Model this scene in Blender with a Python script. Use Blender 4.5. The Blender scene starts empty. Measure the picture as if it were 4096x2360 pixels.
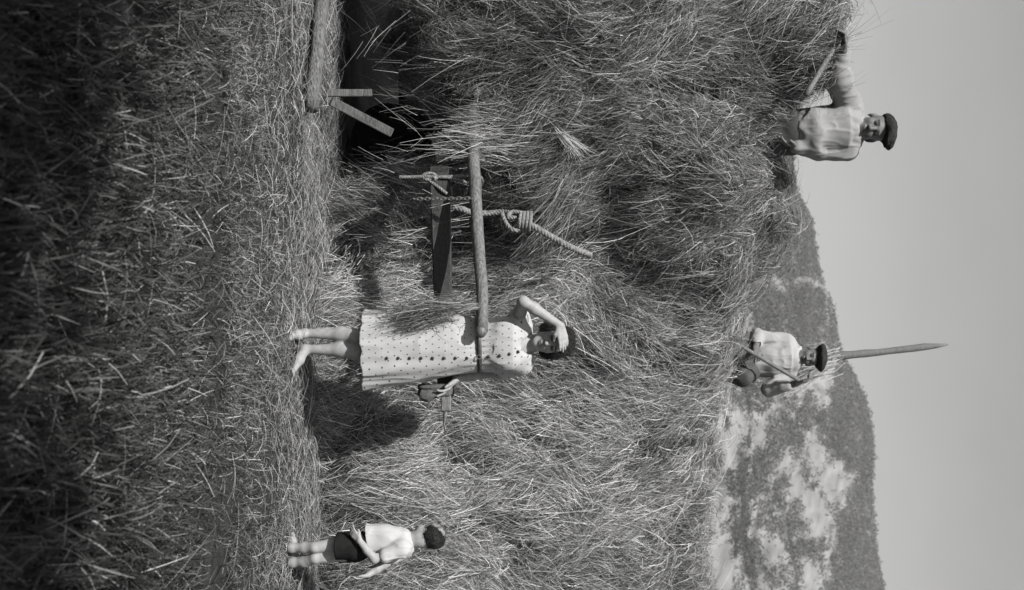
import bpy, math, random
import numpy as np
from mathutils import Matrix, Vector
rng = np.random.default_rng(7)
random.seed(7)
SC = bpy.context.scene
COL = SC.collection

# ------------------------------------------------------------------ camera, sky, sun, exposure
FPX = 1195.0            # focal length in pixels of the 1024 wide picture
CH = 1.26               # camera held at chest height
cam_d = bpy.data.cameras.new('camera')
cam = bpy.data.objects.new('camera', cam_d); COL.objects.link(cam)
cam_d.sensor_fit = 'HORIZONTAL'; cam_d.sensor_width = 36.0
cam_d.lens = FPX / 1024 * 36.0
cam_d.clip_end = 6000; cam_d.clip_start = 0.05
# the photograph is mounted on its side: the camera is rolled so that world up runs to picture right
m = Matrix(((0, -1, 0), (0, 0, -1), (1, 0, 0))).to_4x4()
m.translation = Vector((0, 0, CH))
cam.matrix_world = m
cam_d.dof.use_dof = True; cam_d.dof.focus_distance = 7.4; cam_d.dof.aperture_fstop = 3.4
SC.camera = cam

LDIR = Vector((0.58, 0.90, -1.0)).normalized()      # the way the sunlight travels
world = bpy.data.worlds.new('World'); SC.world = world; world.use_nodes = True
nt = world.node_tree; nt.nodes.clear()
sky = nt.nodes.new('ShaderNodeTexSky'); sky.sky_type = 'NISHITA'; sky.sun_disc = False
sky.sun_elevation = math.asin(-LDIR.z); sky.sun_rotation = math.atan2(-LDIR.x, -LDIR.y) % (2 * math.pi)
sky.air_density = 1.0; sky.dust_density = 2.0
bw = nt.nodes.new('ShaderNodeRGBToBW')
bg = nt.nodes.new('ShaderNodeBackground'); bg.inputs['Strength'].default_value = 0.072
wo = nt.nodes.new('ShaderNodeOutputWorld')
wtc = nt.nodes.new('ShaderNodeTexCoord'); wmp = nt.nodes.new('ShaderNodeMapping'); wmp.inputs['Scale'].default_value = (3.0, 3.0, 7.0)
wnz = nt.nodes.new('ShaderNodeTexNoise'); wnz.inputs['Scale'].default_value = 1.6; wnz.inputs['Detail'].default_value = 9; wnz.inputs['Roughness'].default_value = 0.6
wmr = nt.nodes.new('ShaderNodeMapRange'); wmr.inputs[1].default_value = 0.3; wmr.inputs[2].default_value = 0.7; wmr.inputs[3].default_value = 0.95; wmr.inputs[4].default_value = 1.06
wmu = nt.nodes.new('ShaderNodeMath'); wmu.operation = 'MULTIPLY'
nt.links.new(wtc.outputs['Generated'], wmp.inputs[0]); nt.links.new(wmp.outputs[0], wnz.inputs['Vector']); nt.links.new(wnz.outputs[0], wmr.inputs[0])
nt.links.new(sky.outputs[0], bw.inputs[0]); nt.links.new(bw.outputs[0], wmu.inputs[0]); nt.links.new(wmr.outputs[0], wmu.inputs[1]); nt.links.new(wmu.outputs[0], bg.inputs['Color']); nt.links.new(bg.outputs[0], wo.inputs[0])
sun_d = bpy.data.lights.new('sun', 'SUN'); sun_d.energy = 5.0; sun_d.angle = math.radians(0.5); sun_d.color = (1, 0.99, 0.97)
sun = bpy.data.objects.new('sun', sun_d); COL.objects.link(sun)
sun.rotation_euler = LDIR.to_track_quat('-Z', 'Y').to_euler()
SC.view_settings.view_transform = 'Standard'; SC.view_settings.look = 'None'
SC.view_settings.exposure = 0.95; SC.view_settings.gamma = 1.0
SC.cycles.max_bounces = 5; SC.cycles.diffuse_bounces = 3; SC.cycles.glossy_bounces = 2

def at(u, v, Y):        # upright picture point (u right, v up) at depth Y -> world point
    return np.array([(u - 295) / FPX * Y, Y, CH + (v - 512) / FPX * Y])

# ------------------------------------------------------------------ noise
def _hash(ix, iy, iz, seed):
    h = (ix * 374761393 + iy * 668265263 + iz * 2147483647 + seed * 1274126177) & 0xffffffff
    h = ((h ^ (h >> 13)) * 1274126177) & 0xffffffff
    h = ((h ^ (h >> 16)) * 2246822519) & 0xffffffff
    return ((h ^ (h >> 15)) & 0xffffff) / float(0xffffff)
def vnoise(p, seed=0):
    p = np.asarray(p, dtype=np.float64)
    i = np.floor(p).astype(np.int64); f = p - i; f = f * f * (3 - 2 * f)
    out = 0
    for dx in (0, 1):
        wx = f[..., 0] if dx else 1 - f[..., 0]
        for dy in (0, 1):
            wy = f[..., 1] if dy else 1 - f[..., 1]
            for dz in (0, 1):
                wz = f[..., 2] if dz else 1 - f[..., 2]
                out = out + wx * wy * wz * _hash(i[..., 0] + dx, i[..., 1] + dy, i[..., 2] + dz, seed)
    return out * 2 - 1
def fbm(p, seed=0, oct=3):
    s = 0; a = 1.0; p = np.asarray(p, dtype=np.float64)
    for k in range(oct):
        s = s + a * vnoise(p * 2 ** k, seed + 17 * k); a *= 0.5
    return s

# ------------------------------------------------------------------ mesh helpers
def mesh_np(name, verts, polys, tone=None, smooth=False, mats=None, mat_idx=None):
    """polys: list of int arrays (m,k) with any k"""
    me = bpy.data.meshes.new(name)
    verts = np.asarray(verts, dtype=np.float32)
    me.vertices.add(len(verts)); me.vertices.foreach_set('co', verts.ravel())
    polys = [np.asarray(p, dtype=np.int32) for p in polys if len(p)]
    loops = np.concatenate([p.ravel() for p in polys])
    tot = np.concatenate([np.full(len(p), p.shape[1], dtype=np.int32) for p in polys])
    start = np.concatenate([[0], np.cumsum(tot)[:-1]]).astype(np.int32)
    me.loops.add(len(loops)); me.loops.foreach_set('vertex_index', loops)
    me.polygons.add(len(tot)); me.polygons.foreach_set('loop_start', start)
    try: me.polygons.foreach_set('loop_total', tot)
    except Exception: pass
    me.polygons.foreach_set('use_smooth', np.full(len(tot), smooth, dtype=bool))
    for mm in (mats or []): me.materials.append(mm)
    if mat_idx is not None: me.polygons.foreach_set('material_index', np.asarray(mat_idx, dtype=np.int32))
    if tone is not None:
        a = me.attributes.new('tone', 'FLOAT', 'POINT'); a.data.foreach_set('value', np.asarray(tone, dtype=np.float32))
    me.update(calc_edges=True)
    return me
def link(name, me, parent=None, loc=None):
    o = bpy.data.objects.new(name, me); COL.objects.link(o)
    if parent is not None: o.parent = parent
    if loc is not None: o.location = loc
    return o
def tag(o, label=None, cat=None, group=None, kind=None):
    if label: o['label'] = label
    if cat: o['category'] = cat
    if group: o['group'] = group
    if kind: o['kind'] = kind
    return o
def empty(name, loc):
    o = bpy.data.objects.new(name, None); COL.objects.link(o); o.location = loc; o.empty_display_size = 0.1
    return o

class MB:
    """collects verts / faces in world coordinates"""
    def __init__(self): self.v = []; self.f = {}; self.n = 0; self.t = []
    def add(self, v, polys, tone=0.5):
        v = np.asarray(v, dtype=np.float64)
        for p in polys:
            p = np.asarray(p)
            if len(p): self.f.setdefault(p.shape[1], []).append(p + self.n)
        self.v.append(v); self.n += len(v)
        self.t.append(np.full(len(v), tone) if np.isscalar(tone) else np.asarray(tone))
    def tube(self, pts, rad, n=10, cap=True, tone=0.5, wob=0.0, flat=1.0):
        pts = np.asarray(pts, dtype=np.float64); k = len(pts)
        rad = np.full(k, rad) if np.isscalar(rad) else np.asarray(rad, dtype=float)
        tan = np.gradient(pts, axis=0); tan /= np.linalg.norm(tan, axis=1)[:, None] + 1e-12
        ref = np.array([0, 0, 1.0]) if abs(tan[0, 2]) < 0.9 else np.array([1.0, 0, 0])
        vs = []
        a = np.cross(tan[0], ref); a /= np.linalg.norm(a)
        for i in range(k):
            a = a - tan[i] * (a @ tan[i]); a /= np.linalg.norm(a) + 1e-12
            b = np.cross(tan[i], a)
            th = np.arange(n) / n * 2 * math.pi
            r = rad[i] * (1 + wob * rng.normal(size=n))
            vs.append(pts[i] + (np.cos(th) * r)[:, None] * a + (np.sin(th) * r * flat)[:, None] * b)
        v = np.concatenate(vs)
        i = np.arange(k - 1)[:, None] * n; j = np.arange(n)[None]
        q = np.stack([i + j, i + (j + 1) % n, i + n + (j + 1) % n, i + n + j], -1).reshape(-1, 4)
        polys = [q]
        if cap: polys.append(np.array([list(range(n))[::-1], list(range((k - 1) * n, k * n))]))
        self.add(v, polys, tone)
    def box(self, c, half, R=None, bev=0.006, taper=1.0, tone=0.5):
        # a box with chamfered edges, long axis local x, end at +x scaled by taper
        hx, hy, hz = half; b = min(bev, min(half) * 0.45)
        prof = [(hy - b, -hz), (hy, -hz + b), (hy, hz - b), (hy - b, hz), (-hy + b, hz), (-hy, hz - b), (-hy, -hz + b), (-hy + b, -hz)]
        st = [(-hx, 1 - b / min(hy, hz)), (-hx + b, 1.0)]
        nseg = 7
        for i in range(1, nseg): st.append((-hx + 2 * hx * i / nseg, 1.0))
        st += [(hx - b, 1.0), (hx, 1 - b / min(hy, hz))]
        v = []
        for x, s in st:
            tt = 1 + (taper - 1) * (x + hx) / (2 * hx)
            for (y, z) in prof: v.append((x, y * s * tt, z * s * tt))
        v = np.array(v)
        if R is not None: v = v @ np.asarray(R).T
        v = v + np.asarray(c); n = 8; k = len(st)
        i = np.arange(k - 1)[:, None] * n; j = np.arange(n)[None]
        q = np.stack([i + j, i + (j + 1) % n, i + n + (j + 1) % n, i + n + j], -1).reshape(-1, 4)
        self.add(v, [q, np.array([list(range(n))[::-1], list(range((k - 1) * n, k * n))])], tone)
    def build(self, name, mat, parent=None, origin=(0, 0, 0), smooth=True):
        o = np.asarray(origin, dtype=float)
        me = mesh_np(name, np.concatenate(self.v) - o, [np.concatenate(x) for x in self.f.values()], np.concatenate(self.t), smooth, [mat])
        return link(name, me, parent, None if parent is not None else o)
def frame_x(d, up=(0, 0, 1)):
    d = np.asarray(d, float); d = d / np.linalg.norm(d)
    y = np.cross(up, d); y /= np.linalg.norm(y); z = np.cross(d, y)
    return np.stack([d, y, z], 1)

# ------------------------------------------------------------------ materials
def mat_new(name):
    mt = bpy.data.materials.new(name); mt.use_nodes = True
    return mt, mt.node_tree, mt.node_tree.nodes['Principled BSDF']
KA = 0.80   # scales most surface colours down, for stronger contrast
def g3(x): return (x, x, x, 1)
def mat_plain(name, lo, hi, scale=30.0, rough=0.8, stretch=(1, 1, 1), bump=0.0, detail=4, spec=0.3):
    mt, t, b = mat_new(name)
    tc = t.nodes.new('ShaderNodeTexCoord'); mp = t.nodes.new('ShaderNodeMapping'); mp.inputs['Scale'].default_value = stretch
    nz = t.nodes.new('ShaderNodeTexNoise'); nz.inputs['Scale'].default_value = scale; nz.inputs['Detail'].default_value = detail
    mr = t.nodes.new('ShaderNodeMapRange'); mr.inputs[1].default_value = 0.3; mr.inputs[2].default_value = 0.7
    mr.inputs[3].default_value = lo * KA; mr.inputs[4].default_value = hi * KA
    t.links.new(tc.outputs['Object'], mp.inputs[0]); t.links.new(mp.outputs[0], nz.inputs['Vector']); t.links.new(nz.outputs[0], mr.inputs[0])
    t.links.new(mr.outputs[0], b.inputs['Base Color'])
    b.inputs['Roughness'].default_value = rough; b.inputs['Specular IOR Level'].default_value = spec
    if bump:
        bp = t.nodes.new('ShaderNodeBump'); bp.inputs['Strength'].default_value = bump; bp.inputs['Distance'].default_value = 0.01
        t.links.new(nz.outputs[0], bp.inputs['Height']); t.links.new(bp.outputs[0], b.inputs['Normal'])
    return mt
def mat_tone(name, rough=0.7, spec=0.25, scale=0.0, var=0.0):
    """colour read from the mesh's own 'tone' attribute (each straw / leaf / stretch of skin has its own)"""
    mt, t, b = mat_new(name)
    at_ = t.nodes.new('ShaderNodeAttribute'); at_.attribute_name = 'tone'
    k_ = t.nodes.new('ShaderNodeMath'); k_.operation = 'MULTIPLY'; k_.inputs[1].default_value = KA; t.links.new(at_.outputs['Fac'], k_.inputs[0])
    src = k_.outputs[0]
    if var:
        tc = t.nodes.new('ShaderNodeTexCoord'); nz = t.nodes.new('ShaderNodeTexNoise'); nz.inputs['Scale'].default_value = scale
        t.links.new(tc.outputs['Object'], nz.inputs['Vector'])
        mr = t.nodes.new('ShaderNodeMapRange'); mr.inputs[1].default_value = 0.3; mr.inputs[2].default_value = 0.7
        mr.inputs[3].default_value = 1 - var; mr.inputs[4].default_value = 1 + var
        t.links.new(nz.outputs[0], mr.inputs[0])
        mu = t.nodes.new('ShaderNodeMath'); mu.operation = 'MULTIPLY'
        t.links.new(src, mu.inputs[0]); t.links.new(mr.outputs[0], mu.inputs[1]); src = mu.outputs[0]
    t.links.new(src, b.inputs['Base Color'])
    b.inputs['Roughness'].default_value = rough; b.inputs['Specular IOR Level'].default_value = spec
    return mt
M = {}
M['straw'] = mat_tone('dry_straw', 0.55, 0.35)
M['grass'] = mat_tone('grass_blades', 0.6, 0.3)
M['leaf'] = mat_tone('leaves', 0.7, 0.2)
M['skin'] = mat_tone('skin', 0.6, 0.25, 38, 0.13)
M['soil'] = mat_plain('soil_and_litter', 0.008, 0.03, 14, 0.95, bump=0.6, detail=8)
M['wood'] = mat_plain('weathered_wood', 0.07, 0.17, 18, 0.8, (0.6, 6, 6), 0.5, 6)
M['wood_dark'] = mat_plain('dark_beam_wood', 0.015, 0.04, 18, 0.8, (0.6, 6, 6), 0.5, 6)
M['pole'] = mat_plain('smooth_pole_wood', 0.06, 0.17, 12, 0.7, (0.4, 6, 6), 0.6, 8)
M['log'] = mat_plain('barked_log', 0.035, 0.16, 14, 0.9, (0.35, 6, 6), 1.0, 9)
M['bark'] = mat_plain('bark', 0.05, 0.12, 16, 0.9, (4, 4, 0.6), 0.8, 6)
M['board'] = mat_plain('grey_split_board', 0.03, 0.12, 16, 0.85, (0.5, 7, 7), 0.8, 8)
M['cart_shade'] = mat_plain('shade_black_cart_wood', 0.006, 0.014, 18, 0.9, (0.6, 6, 6), 0.4, 5, 0.1)  # near black: the deep shade under the load is put into this colour
M['iron'] = mat_plain('old_iron', 0.05, 0.12, 60, 0.55, bump=0.3, spec=0.5)
M['rope'] = mat_plain('hemp_rope', 0.09, 0.24, 45, 0.9, bump=0.4)
M['shirt'] = mat_plain('washed_shirt_cotton', 0.19, 0.24, 14, 0.85, bump=0.15)
M['smock'] = mat_plain('pale_smock_cloth', 0.25, 0.30, 14, 0.85, bump=0.15)
M['white'] = mat_plain('white_cotton', 0.35, 0.39, 14, 0.85, bump=0.1)
M['shorts'] = mat_plain('black_shorts_cloth', 0.010, 0.016, 30, 0.95, spec=0.05)
M['trousers'] = mat_plain('grey_trousers_cloth', 0.035, 0.065, 20, 0.9, bump=0.3)
M['cap'] = mat_plain('dark_wool_felt', 0.014, 0.032, 60, 0.95, bump=0.4, spec=0.08)
M['hair'] = mat_plain('dark_hair', 0.008, 0.018, 40, 0.55, (6, 6, 1.2), 0.9, 5, 0.25)
M['belt'] = mat_plain('dark_leather', 0.03, 0.06, 50, 0.5)
M['button'] = mat_plain('dark_buttons', 0.02, 0.03, 50, 0.35)
M['sack'] = mat_plain('grey_wool_cloth', 0.06, 0.11, 90, 0.95, bump=0.4, spec=0.1)
M['field'] = mat_plain('dry_hill_pasture', 0.10, 0.25, 0.16, 0.95, (1, 0.25, 0.3), detail=12)

# white dress with small staggered dark dots (angle round the body against height)
def mat_dress():
    mt, t, b = mat_new('dotted_dress_cotton')
    N = t.nodes.new; L = t.links.new
    def math_(op, a, c=None, v=None):
        n = N('ShaderNodeMath'); n.operation = op
        if isinstance(a, (int, float)): n.inputs[0].default_value = a
        else: L(a, n.inputs[0])
        if c is not None:
            if isinstance(c, (int, float)): n.inputs[1].default_value = c
            else: L(c, n.inputs[1])
        return n.outputs[0]
    tc = N('ShaderNodeTexCoord'); sx = N('ShaderNodeSeparateXYZ'); L(tc.outputs['Object'], sx.inputs[0])
    x, y, z = sx.outputs
    ang = math_('ARCTAN2', x, math_('MULTIPLY', y, -1.0))
    uu = math_('MULTIPLY', ang, 3.05)
    vv = math_('MULTIPLY', z, 1 / 0.036)
    row = math_('FLOOR', vv)
    off = math_('MULTIPLY', math_('MODULO', row, 2.0), 0.5)
    fu = math_('SUBTRACT', math_('FRACT', math_('ADD', math_('ADD', uu, off), math_('MULTIPLY', row, 0.07))), 0.5)
    fv = math_('SUBTRACT', math_('FRACT', vv), 0.5)
    du = math_('MULTIPLY', fu, 1.8)
    d2 = math_('ADD', math_('MULTIPLY', du, du), math_('MULTIPLY', fv, fv))
    dot = math_('LESS_THAN', d2, 0.0170)
    nz = N('ShaderNodeTexNoise'); nz.inputs['Scale'].default_value = 9; nz.inputs['Detail'].default_value = 5; L(tc.outputs['Object'], nz.inputs['Vector'])
    mr = N('ShaderNodeMapRange'); mr.inputs[1].default_value = 0.3; mr.inputs[2].default_value = 0.7; mr.inputs[3].default_value = 0.265; mr.inputs[4].default_value = 0.30
    L(nz.outputs[0], mr.inputs[0])
    mx = math_('ADD', math_('MULTIPLY', mr.outputs[0], math_('SUBTRACT', 1.0, dot)), math_('MULTIPLY', dot, 0.03))
    L(mx, b.inputs['Base Color']); b.inputs['Roughness'].default_value = 0.85; b.inputs['Specular IOR Level'].default_value = 0.2
    bp = N('ShaderNodeBump'); bp.inputs['Strength'].default_value = 0.15; bp.inputs['Distance'].default_value = 0.02
    L(nz.outputs[0], bp.inputs['Height']); L(bp.outputs[0], b.inputs['Normal'])
    return mt
M['dress'] = mat_dress()

# ------------------------------------------------------------------ signed distance fields -> one continuous surface
class Field:
    def __init__(s, lo, hi, h):
        s.lo = np.asarray(lo, float); s.h = h
        s.n = np.ceil((np.asarray(hi, float) - s.lo) / h).astype(int) + 1
        s.ax = [s.lo[k] + np.arange(s.n[k]) * h for k in range(3)]
        s.d = np.full(s.n, 1.0, dtype=np.float32)
    def sub(s, lo, hi):
        sl = []
        for k in range(3):
            a = max(0, int((lo[k] - s.lo[k]) / s.h)); b = min(s.n[k], int((hi[k] - s.lo[k]) / s.h) + 2)
            if b <= a: return None
            sl.append(slice(a, b))
        return tuple(sl)
    def pts(s, sl): return np.stack(np.meshgrid(*[s.ax[k][sl[k]] for k in range(3)], indexing='ij'), -1)
    @staticmethod
    def smin(a, b, k):
        if k <= 0: return np.minimum(a, b)
        hh = np.maximum(k - np.abs(a - b), 0) / k
        return np.minimum(a, b) - hh * hh * k * 0.25
    def apply(s, fn, lo, hi, k=0.0, op='add'):
        sl = s.sub(lo, hi)
        if sl is None: return s
        d = fn(s.pts(sl)).astype(np.float32)
        s.d[sl] = s.smin(s.d[sl], d, k) if op == 'add' else -s.smin(-s.d[sl], d, k)
        return s
    def cone(s, a, b, ra, rb=None, k=0.02, op='add'):
        a = np.asarray(a, float); b = np.asarray(b, float); rb = ra if rb is None else rb
        m_ = max(ra, rb) + k + 3 * s.h; ab = b - a; L2 = ab @ ab + 1e-12
        def fn(p):
            t = np.clip(((p - a) @ ab) / L2, 0, 1)
            return np.linalg.norm(p - a - t[..., None] * ab, axis=-1) - (ra + (rb - ra) * t)
        return s.apply(fn, np.minimum(a, b) - m_, np.maximum(a, b) + m_, k, op)
    def ell(s, c, r, R=None, k=0.02, op='add'):
        c = np.asarray(c, float); r = np.asarray(r, float); m_ = r.max() + k + 3 * s.h
        def fn(p):
            q = p - c
            if R is not None: q = q @ R
            k0 = np.linalg.norm(q / r, axis=-1); k1 = np.linalg.norm(q / r ** 2, axis=-1) + 1e-9
            return k0 * (k0 - 1) / k1
        return s.apply(fn, c - m_, c + m_, k, op)
    def cut(s, point, normal, lo=None, hi=None):        # remove what lies on the normal's side
        point = np.asarray(point, float); n = np.asarray(normal, float); n = n / np.linalg.norm(n)
        sl = s.sub(s.lo if lo is None else lo, s.lo + s.n * s.h if hi is None else hi)
        s.d[sl] = np.maximum(s.d[sl], ((s.pts(sl) - point) @ n).astype(np.float32))
        return s
    def ripple(s, amp, freq, seed=0, oct=2):
        idx = np.argwhere(np.abs(s.d) < 0.06)
        p = s.lo + idx * s.h
        s.d[tuple(idx.T)] += (amp * fbm(p * np.asarray(freq), seed, oct)).astype(np.float32)
        return s
    def crease(s, amp, freq, seed=0):
        idx = np.argwhere(np.abs(s.d) < 0.06); p = s.lo + idx * s.h
        q = p * np.asarray(freq); q = q + 0.35 * np.stack([vnoise(q * 0.7, seed + 1), vnoise(q * 0.7, seed + 2), vnoise(q * 0.7, seed + 3)], -1)
        s.d[tuple(idx.T)] += (amp * (np.clip(1 - 2.6 * np.abs(vnoise(q, seed)), 0, 1) + 0.6 * np.clip(1 - 2.6 * np.abs(vnoise(q * 1.9 + 7, seed + 9)), 0, 1))).astype(np.float32)
        return s
    def surface(s):
        d = s.d
        # close the field at its borders
        for k in range(3):
            sl = [slice(None)] * 3; sl[k] = 0; d[tuple(sl)] = np.maximum(d[tuple(sl)], 1e-3); sl[k] = -1; d[tuple(sl)] = np.maximum(d[tuple(sl)], 1e-3)
        ins = d < 0
        cnt = np.zeros(np.array(d.shape) - 1, dtype=np.int8)
        for dx in (0, 1):
            for dy in (0, 1):
                for dz in (0, 1):
                    cnt += ins[dx:d.shape[0] - 1 + dx, dy:d.shape[1] - 1 + dy, dz:d.shape[2] - 1 + dz]
        act = np.argwhere((cnt > 0) & (cnt < 8))
        vid = np.full(cnt.shape, -1, dtype=np.int64); vid[tuple(act.T)] = np.arange(len(act))
        acc = np.zeros((len(act), 3)); num = np.zeros(len(act))
        corners = [np.array(c) for c in ((0, 0, 0), (1, 0, 0), (0, 1, 0), (1, 1, 0), (0, 0, 1), (1, 0, 1), (0, 1, 1), (1, 1, 1))]
        cv = [d[tuple((act + c).T)].astype(float) for c in corners]
        for i in range(8):
            for j in range(i + 1, 8):
                if np.abs(corners[i] - corners[j]).sum() != 1: continue
                x = (cv[i] < 0) != (cv[j] < 0)
                t = np.where(x, cv[i] / np.where(x, cv[i] - cv[j], 1), 0)
                acc += np.where(x[:, None], corners[i] + t[:, None] * (corners[j] - corners[i]), 0); num += x
        V = s.lo + (act + acc / num[:, None]) * s.h
        F = []
        for k in range(3):
            o1, o2 = [(1, 2), (2, 0), (0, 1)][k]
            a = [slice(0, -1) if q == k else slice(1, -1) for q in range(3)]
            b = [slice(1, None) if q == k else slice(1, -1) for q in range(3)]
            A = ins[tuple(a)]; B = ins[tuple(b)]
            e = np.argwhere(A != B)
            fl = A[tuple(e.T)]
            e = e.copy()
            for q in range(3):
                if q != k: e[:, q] += 1
            u1 = np.zeros(3, int); u1[o1] = 1; u2 = np.zeros(3, int); u2[o2] = 1
            q_ = np.stack([vid[tuple((e - u1 - u2).T)], vid[tuple((e - u2).T)], vid[tuple(e.T)], vid[tuple((e - u1).T)]], 1)
            q_[~fl] = q_[~fl][:, ::-1]
            F.append(q_)
        return V, np.concatenate(F)
    def build(s, name, mat, parent=None, origin=(0, 0, 0), tone=None, smooth_it=1, strands=0, fall=(0, 0, -1), slen=0.06):
        V, F = s.surface()
        for _ in range(smooth_it): V = relax(V, F)
        tn = None if tone is None else tone(V)
        o = np.asarray(origin, float)
        if strands:
            p, n = sample_surface(V, F, strands); fl = np.asarray(fall, float)
            d = unit(fl - n * (n @ fl)[:, None] + rng.normal(0, 0.22, p.shape)); z0 = np.zeros(strands)
            v2, q2, _ = straws(p - d * slen * 0.4, d, n, rng.uniform(0.5, 1.2, strands) * slen, rng.uniform(0.0012, 0.0028, strands), z0 + 0.001, rng.normal(0.002, 0.0015, strands), z0, rng.normal(0, 0.008, strands), z0)
            F = np.concatenate([F, q2 + len(V)]); V = np.concatenate([V, v2])
        return link(name, mesh_np(name, V - o, [F], tn, True, [mat]), parent, None if parent is not None else o)
def relax(V, F):
    acc = np.zeros_like(V); n = np.zeros(len(V))
    for k in range(4):
        for w in (1, 3):
            np.add.at(acc, F[:, k], V[F[:, (k + w) % 4]]); np.add.at(n, F[:, k], 1)
    return V * 0.5 + 0.5 * acc / np.maximum(n, 1)[:, None]

# ------------------------------------------------------------------ straws and blades
def unit(a): return a / (np.linalg.norm(a, axis=-1, keepdims=True) + 1e-12)
def straws(P, D, N, L, W, h0, h1, droop, bend, tone, seg=3):
    """thin curved ribbons; returns verts, quads, tone per vertex"""
    n = len(P); S = unit(np.cross(D, N)); t = np.linspace(0, 1, seg + 1)
    pts = P[:, None] + D[:, None] * (L[:, None] * t)[..., None] + N[:, None] * (h0[:, None] + h1[:, None] * np.sin(math.pi * t))[..., None] \
        + S[:, None] * (bend[:, None] * t * t)[..., None]
    pts[..., 2] -= droop[:, None] * t * t
    roll = rng.uniform(-1.2, 1.2, n)
    wd = np.cos(roll)[:, None] * S + np.sin(roll)[:, None] * N
    wt = W[:, None] * (1 - 0.6 * t)[None]
    a = pts + wd[:, None] * wt[..., None] * 0.5; b = pts - wd[:, None] * wt[..., None] * 0.5
    V = np.stack([a, b], 2).reshape(n, -1, 3)
    base = np.arange(n)[:, None] * (2 * (seg + 1)) + np.arange(seg)[None] * 2
    Q = np.stack([base, base + 1, base + 3, base + 2], -1).reshape(-1, 4)
    return V.reshape(-1, 3), Q, np.repeat(tone, 2 * (seg + 1))
def sample_surface(V, F, n, weight=None):
    a, b, c, d = V[F[:, 0]], V[F[:, 1]], V[F[:, 2]], V[F[:, 3]]
    cr = np.cross(c - a, d - b); ar = np.linalg.norm(cr, axis=1); nr = cr / (ar[:, None] + 1e-12)
    w = ar.copy()
    if weight is not None: w *= weight((a + c) / 2, nr)
    i = rng.choice(len(F), n, p=w / w.sum()); r = rng.random((n, 2))
    p = (a[i] * (1 - r[:, :1]) + b[i] * r[:, :1]) * (1 - r[:, 1:]) + (d[i] * (1 - r[:, :1]) + c[i] * r[:, :1]) * r[:, 1:]
    return p, nr[i]
def smooth_normals(V, F):
    a, b, c, d = V[F[:, 0]], V[F[:, 1]], V[F[:, 2]], V[F[:, 3]]
    cr = np.cross(c - a, d - b); N = np.zeros_like(V)
    for k in range(4): np.add.at(N, F[:, k], cr)
    return unit(N)
def straw_tone(n):
    t = np.clip(rng.lognormal(-1.62, 0.5, n), 0.04, 0.62)
    dark = rng.random(n) < 0.30
    return np.where(dark, rng.uniform(0.02, 0.08, n), t)

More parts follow.
